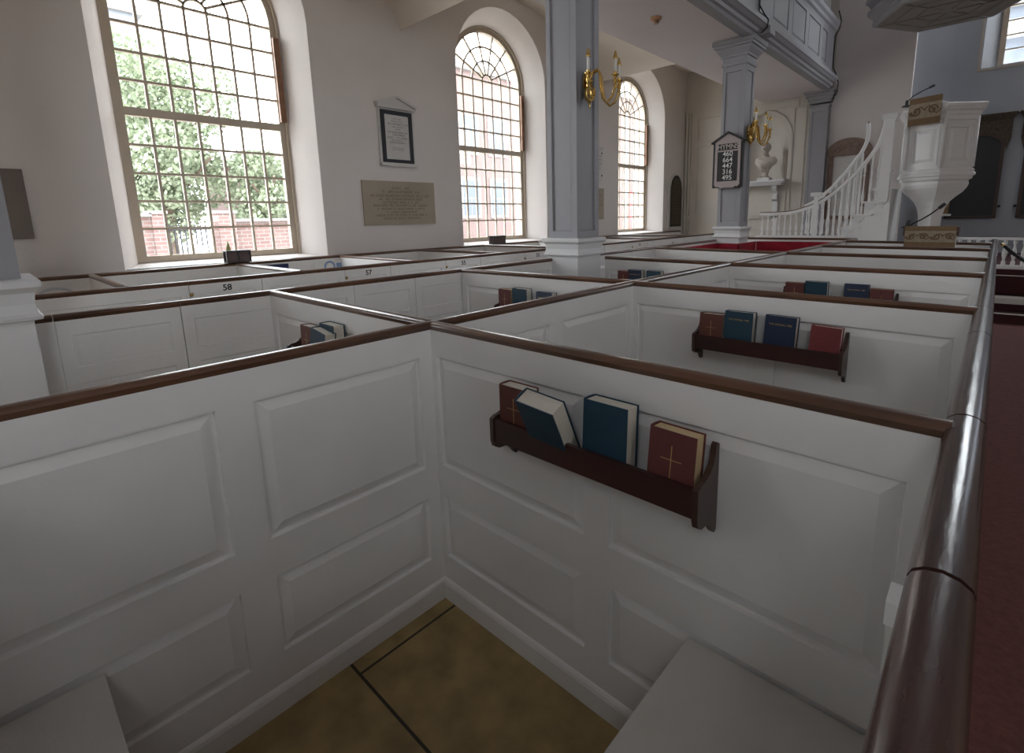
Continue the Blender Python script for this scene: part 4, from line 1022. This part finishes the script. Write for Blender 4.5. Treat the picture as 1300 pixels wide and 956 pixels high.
mb = MB(); mb.box(-2.585-ox, -2.515-ox, YN-.05-oy, YN+.04-oy, 1.27, 2.0).box(-2.64-ox, -2.46-ox, YN-.08-oy, YN+.06-oy, 2.0, 2.07); mb.build('newel_post', PAINT, root)
mb = MB(); mb.box(-3.28-ox, -3.23-ox, YN-.045-oy, YN+.04-oy, 1.27, 1.62); mb.build('end_post', PAINT, root)

# chancel floor, steps, altar rail
struct(MB().box(-4.4, 5, 11.3, 15.5, 0, .72).build('floor_chancel', MARS))
struct(MB().box(-4.0, XR-.05, 10.3, 11.3, 0, .72).build('floor_chancel_left', PEDW))
root = empty('chancel_steps', (1.2, 10.2, 0)); tag(root, 'dark red carpeted steps with pale nosings at the end of the centre aisle', 'steps')
for k, (y0, z0, z1, mm, m2) in enumerate(((0, 0, .16, MARS, SEATP), (.38, .16, .34, MARS, SEATP), (.95, .34, .64, MARS, SEATP))):
    MB().box(-1.17, 1.6, y0, 1.1, z0, z1-.012).build('step', mm, root)
    MB().box(-1.17, 1.6, y0-.015, y0+(.03 if k != 1 else .30), z1-(.012 if k != 1 else .085), z1).build('pale_nosing', m2, root)
struct(MB().box(.045, 3.2, -4.8, 10.2, .0, .012).build('floor_aisle_carpet', MARC))
root = empty('altar_rail', (0, 11.42, .72)); tag(root, 'white altar rail with turned balusters beyond the end of the aisle', 'railing')
MB().box(-.50, 2.6, -.05, .05, .47, .51).build('top_rail', PAINT, root); MB().box(-.50, 2.6, -.05, .05, 0, .06).build('bottom_rail', PAINT, root)
for k in range(26):
    MB().lathe([(.028, .06), (.028, .12), (.016, .14), (.032, .22), (.034, .27), (.016, .36), (.014, .40), (.026, .42), (.026, .47)], c=(-.44+.115*k, 0, 0), n=8).build('baluster', PAINT, root)

# rope barrier hooked to the rail end
root = empty('rope_barrier', (.03, 8.9, 1.2)); tag(root, 'black velvet rope with brass end hooked beside the far end of the dark rail', 'rope')
MB().tube([(.035, 0, .055), (.07, -.02, .03)], .018, n=8).build('brass_hook', BRASS, root)
MB().tube([(.07, -.02, .03), (.15, -.1, -.05), (.26, -.22, -.13), (.40, -.36, -.19), (.62, -.5, -.22)], .022, n=8).build('velvet_rope', BLACK, root)

# reading desk with cloth and microphone
root = empty('reading_desk', (-.60, 7.95, 0)); tag(root, 'white reading desk standing in the pew before the pulpit', 'lectern')
mb = MB(); mb.box(-.24, .24, -.05, .30, 0, 1.40); mb.build('desk_body', PAINT, root)
MB().box(-.27, .27, -.06, .34, 1.40, 1.50, Matrix.Translation((0, 0, 0))).build('desk_top', WOODX, root)
fall_cloth('desk_fall', (-.60, 7.875, 1.4), (1, 0, 0), .50, 1.515, 1.262, 'tan and gold embroidered cloth over the reading desk, above the last pew rails')
microphone([(0, 0, 0), (.06, -.01, .06), (.14, -.02, .11), (.22, -.02, .17), (.30, -.03, .245)], 'black gooseneck microphone rising from the reading desk', (-.84, 7.98, 1.49))
root = empty('gilt_framed_icon', (-1.05, 15.3, 1.60)); tag(root, 'small gilded box on a white ledge behind the foot of the pulpit', 'box')
MB().box(-.17, .17, 0, .15, 0, .30).build('gilded_box', mat('patchy_gilt', (.35, .22, .09), .5, var=.5, vscale=15), root); MB().box(-.2, .22, -.03, .19, -.05, 0).build('white_ledge', WHT, root)

# dark apse panels
def apse_panel(xc, w, label):
    root = empty('apse_panel', (xc, 15.5, 0)); tag(root, label, 'panel', 'dark framed panels in the apse'); h = w/2
    mb = MB(); mb.extrude([(-h, 1.5), (h, 1.5), (h, 3.05)]+[(h*math.cos(PI*k/16), 3.05+h*.62*math.sin(PI*k/16)) for k in range(1, 16)]+[(-h, 3.05)], lambda a, b, t: (a, t, b), 0, -.06); mb.build('dark_field', DARKP, root)
    mb = MB(); ff = lambda u, z, d: (u, -.06-d, z)
    pin = [(-h+.06, 1.56)]+[(-(h-.06)*math.cos(PI*k/16), 3.05+(h-.06)*.62*math.sin(PI*k/16)) for k in range(17)]+[(h-.06, 1.56)]; po = [(-h, 1.5)]+[(-h*math.cos(PI*k/16), 3.05+h*.62*math.sin(PI*k/16)) for k in range(17)]+[(h, 1.5)]
    ring(mb, ff, pin, po, 0, .05); bar(mb, ff, (-h, 1.52), (h, 1.52), .05, 0, .05); mb.build('walnut_frame', DARKW, root)
    mb = MB(); P = [(-h-.02, 2.95)]+[(-h*math.cos(PI*k/16), 3.05+h*.62*math.sin(PI*k/16)) for k in range(17)]+[(h+.02, 2.95), (h+.08, 3.2), (h+.08, 3.64), (-h-.08, 3.64), (-h-.08, 3.2)]
    mb.extrude(P, lambda a, b, t: (a, t, b), -.02, -.10); mb.build('carved_spandrel', CARVE, root)
    mb = MB(); mb.box(-h-.12, h+.12, -.16, 0, 3.64, 3.70).box(-h-.09, h+.09, -.13, 0, 3.60, 3.64).box(-h-.15, h+.15, -.2, 0, 3.70, 3.73); mb.build('cornice', CARVE, root)
    MB().ball((-h-.03, -.05, 1.75), .03).build('frame_knob', BLACK, root); MB().ball((h+.03, -.05, 1.75), .03).build('frame_knob', BLACK, root)
apse_panel(-.50, .90, 'tall black arched panel with carved crown on the apse wall right of the pulpit')
apse_panel(.72, .90, 'dark framed panel cut off by the right edge of the picture')

# ------------------------------------------------------------------ outside
struct(MB().box(-60, -7.3, -25, 70, -.6, -.4).build('ground', mat('pale_paving', (.45, .43, .40), .9, var=.1, vscale=1)))
root = empty('garden_brick_wall', (-14, 4.8, -.4)); tag(root, 'red brick garden wall with gate piers seen low in the first window', 'brick wall')
def gb(y0, y1, z1, nm='brick_panel', t=.3, m=BRICK): return MB().box(-t/2, t/2, y0-4.8, y1-4.8, 0, z1+.4).build(nm, m, root)
gb(.5, 2.95, 1.95); gb(3.95, 9.5, 1.80); gb(4.05, 4.42, 2.0, 'brick_pier', .45); gb(2.75, 3.0, 2.0, 'brick_pier', .45)
COP = mat('pale_coping', (.27, .26, .25), .9)
for (a, b, z) in ((.5, 2.75, 1.95), (4.42, 9.5, 1.80), (4.0, 4.46, 2.0), (2.7, 3.05, 2.0)): MB().box(-.25, .25, a-4.8, b-4.8, z+.4, z+.47).build('coping', COP, root)
root = empty('iron_gate', (-14, 3.5, -.4)); tag(root, 'slim barred metal gate between the garden wall piers', 'gate')
for k in range(9): MB().tube([(0, -.42+.105*k, .1), (0, -.42+.105*k, 2.15)], .018, n=6).build('gate_bar', IRON, root)
MB().box(-.02, .02, -.48, .5, 2.02, 2.07).build('gate_rail', IRON, root); MB().box(-.02, .02, -.48, .5, .25, .3).build('gate_rail', IRON, root)
MB().box(.02, .04, -.1, .3, 1.35, 1.65).build('white_notice', WHT, root)

LEAF = mat('fresh_green_leaves', (.36, .41, .28), .7, col2=(.17, .21, .135), vscale=2.0)
def tree(x, y, h, r, label, n=2600, seed=1, zc=None):
    rnd = random.Random(seed); root = empty('garden_tree', (x, y, -.4)); tag(root, label, 'tree', 'trees outside the windows')
    mb = MB(); mb.tube([(0, 0, 0), (.1, .05, h*.4), (0, .1, h*.8)], .14, n=8, radii=[.18, .12, .05])
    for k in range(7):
        a = rnd.uniform(0, 2*PI); z = h*rnd.uniform(.35, .6); mb.tube([(0, 0, z), (r*.7*math.cos(a), r*.7*math.sin(a), z+h*.2)], .04, n=5)
    mb.build('trunk', mat('bark', (.16, .12, .09), .9), root)
    mb = MB(); blobs = [(rnd.gauss(0, r*.42), rnd.gauss(0, r*.45), h*rnd.uniform(.34, .92), r*rnd.uniform(.3, .48)) for _ in range(22)]
    for k in range(n):
        bx, by, bz, br = rnd.choice(blobs); d = Vector((rnd.gauss(0, 1), rnd.gauss(0, 1), rnd.gauss(0, 1))).normalized()*br*rnd.uniform(.7, 1.05)
        c = Vector((bx, by, bz))+d; s = rnd.uniform(.045, .10)
        a = Vector((rnd.gauss(0, 1), rnd.gauss(0, 1), rnd.gauss(0, 1))).normalized()*s; b = a.orthogonal().normalized()*s*.7
        mb.quad(c-a, c-b*.9, c+a, c+b*.9)
    mb.build('foliage', LEAF, root)
tree(-19, 4.2, 7.4, 2.5, 'bright green leafy tree filling the middle of the first window', 19000, 1)
tree(-18, 7.0, 4.6, 1.3, 'smaller green tree behind the garden wall, right part of the first window', 6500, 2)
tree(-23, 2.6, 5.2, 1.7, 'darker green tree at the left side of the first window', 7000, 5)

WSASH = mat('white_sash_paint', (.24, .24, .24), .6); BPANE = mat('grey_blue_pane', (.085, .10, .13), .5)
def house(x, y0, y1, z1, label, cols, rows, m, wsp, ww=.95, hh=1.5, z00=0):
    root = empty('brick_building', (x, (y0+y1)/2, -.4)); tag(root, label, 'building', 'buildings across the yard'); oy = (y0+y1)/2
    MB().box(-6, 0, y0-oy, y1-oy, 0, z1+.4).build('brick_wall', m, root)
    MB().box(-6.2, .25, y0-oy-.2, y1-oy+.2, z1+.4, z1+.75).build('cornice', COP, root)
    for zz in rows:
        for yy in cols:
            f = MB(); a = yy-oy-ww/2; b = a+ww
            f.box(0, .06, a-.08, b+.08, zz+.4-.1, zz+.4+hh+.14); fo = f.build('window_surround', WSASH, root)
            p = MB(); p.box(.06, .075, a+.05, a+ww/2-.03, zz+.4+.05, zz+.4+hh/2-.03).box(.06, .075, a+ww/2+.03, b-.05, zz+.4+.05, zz+.4+hh/2-.03).box(.06, .075, a+.05, b-.05, zz+.4+hh/2+.03, zz+.4+hh-.04)
            p.build('pane', BPANE, fo)
    return root
house(-22, 12.3, 31, 9.6, 'long pale red brick building with white sash windows seen through the second window', [13.9, 16.6, 18.95+.2, 21.3, 24.0, 27.0], [1.9, 5.35], BRICK2, 2.1, 1.25, 2.0)
house(-20, 7.3, 8.9, 4.0, 'low brick outbuilding at the right edge of the first window', [8.15], [1.9], BRICK2, 1, .7, 1.3)
r3_ = house(-22, 31.8, 46, 10.5, 'brick house with white strips and a red door seen through the third window', [32.6, 33.9, 35.2, 36.5, 37.8, 39.1], [2.9, 6.3], BRICK2, 1.3, .6, 2.3)
MB().box(0, .1, -3.3, -2.5, .4, 4.0).build('red_door', mat('red_door_paint', (.5, .06, .06), .5), r3_)
for k in range(9): MB().box(0, .12, -6.6+1.3*k, -6.3+1.3*k, .2, 10).build('white_strip', WSASH, r3_)
house(-30, -2, 6.6, 11.2, 'pale grey stucco block high behind the trees of the first window', [0.5, 3.0, 5.3], [5.2, 8.4], mat('pale_grey_stucco', (.20, .215, .24), .9), 2, 1.2, 1.8)
# church neighbour seen through the apse window
root = empty('stone_facade', (2, 24, -.4)); tag(root, 'pale grey-blue carved facade glimpsed through the upper right window', 'building')
MB().box(-9, 6, 0, 4, 0, 8.6).build('facade_wall', mat('pale_blue_grey_stone', (.17, .19, .225), .9, var=.35, vscale=1.6), root)
MB().box(-9.2, 6.2, -.4, 0, 7.6, 8.1).build('cornice', COP, root); MB().box(-9.2, 6.2, -.25, 0, 8.6, 9.0).build('cornice', COP, root)
MB().box(3.0, 5.5, .0, 3, 8.6, 12).build('side_turret', MATS['pale_blue_grey_stone'], root)
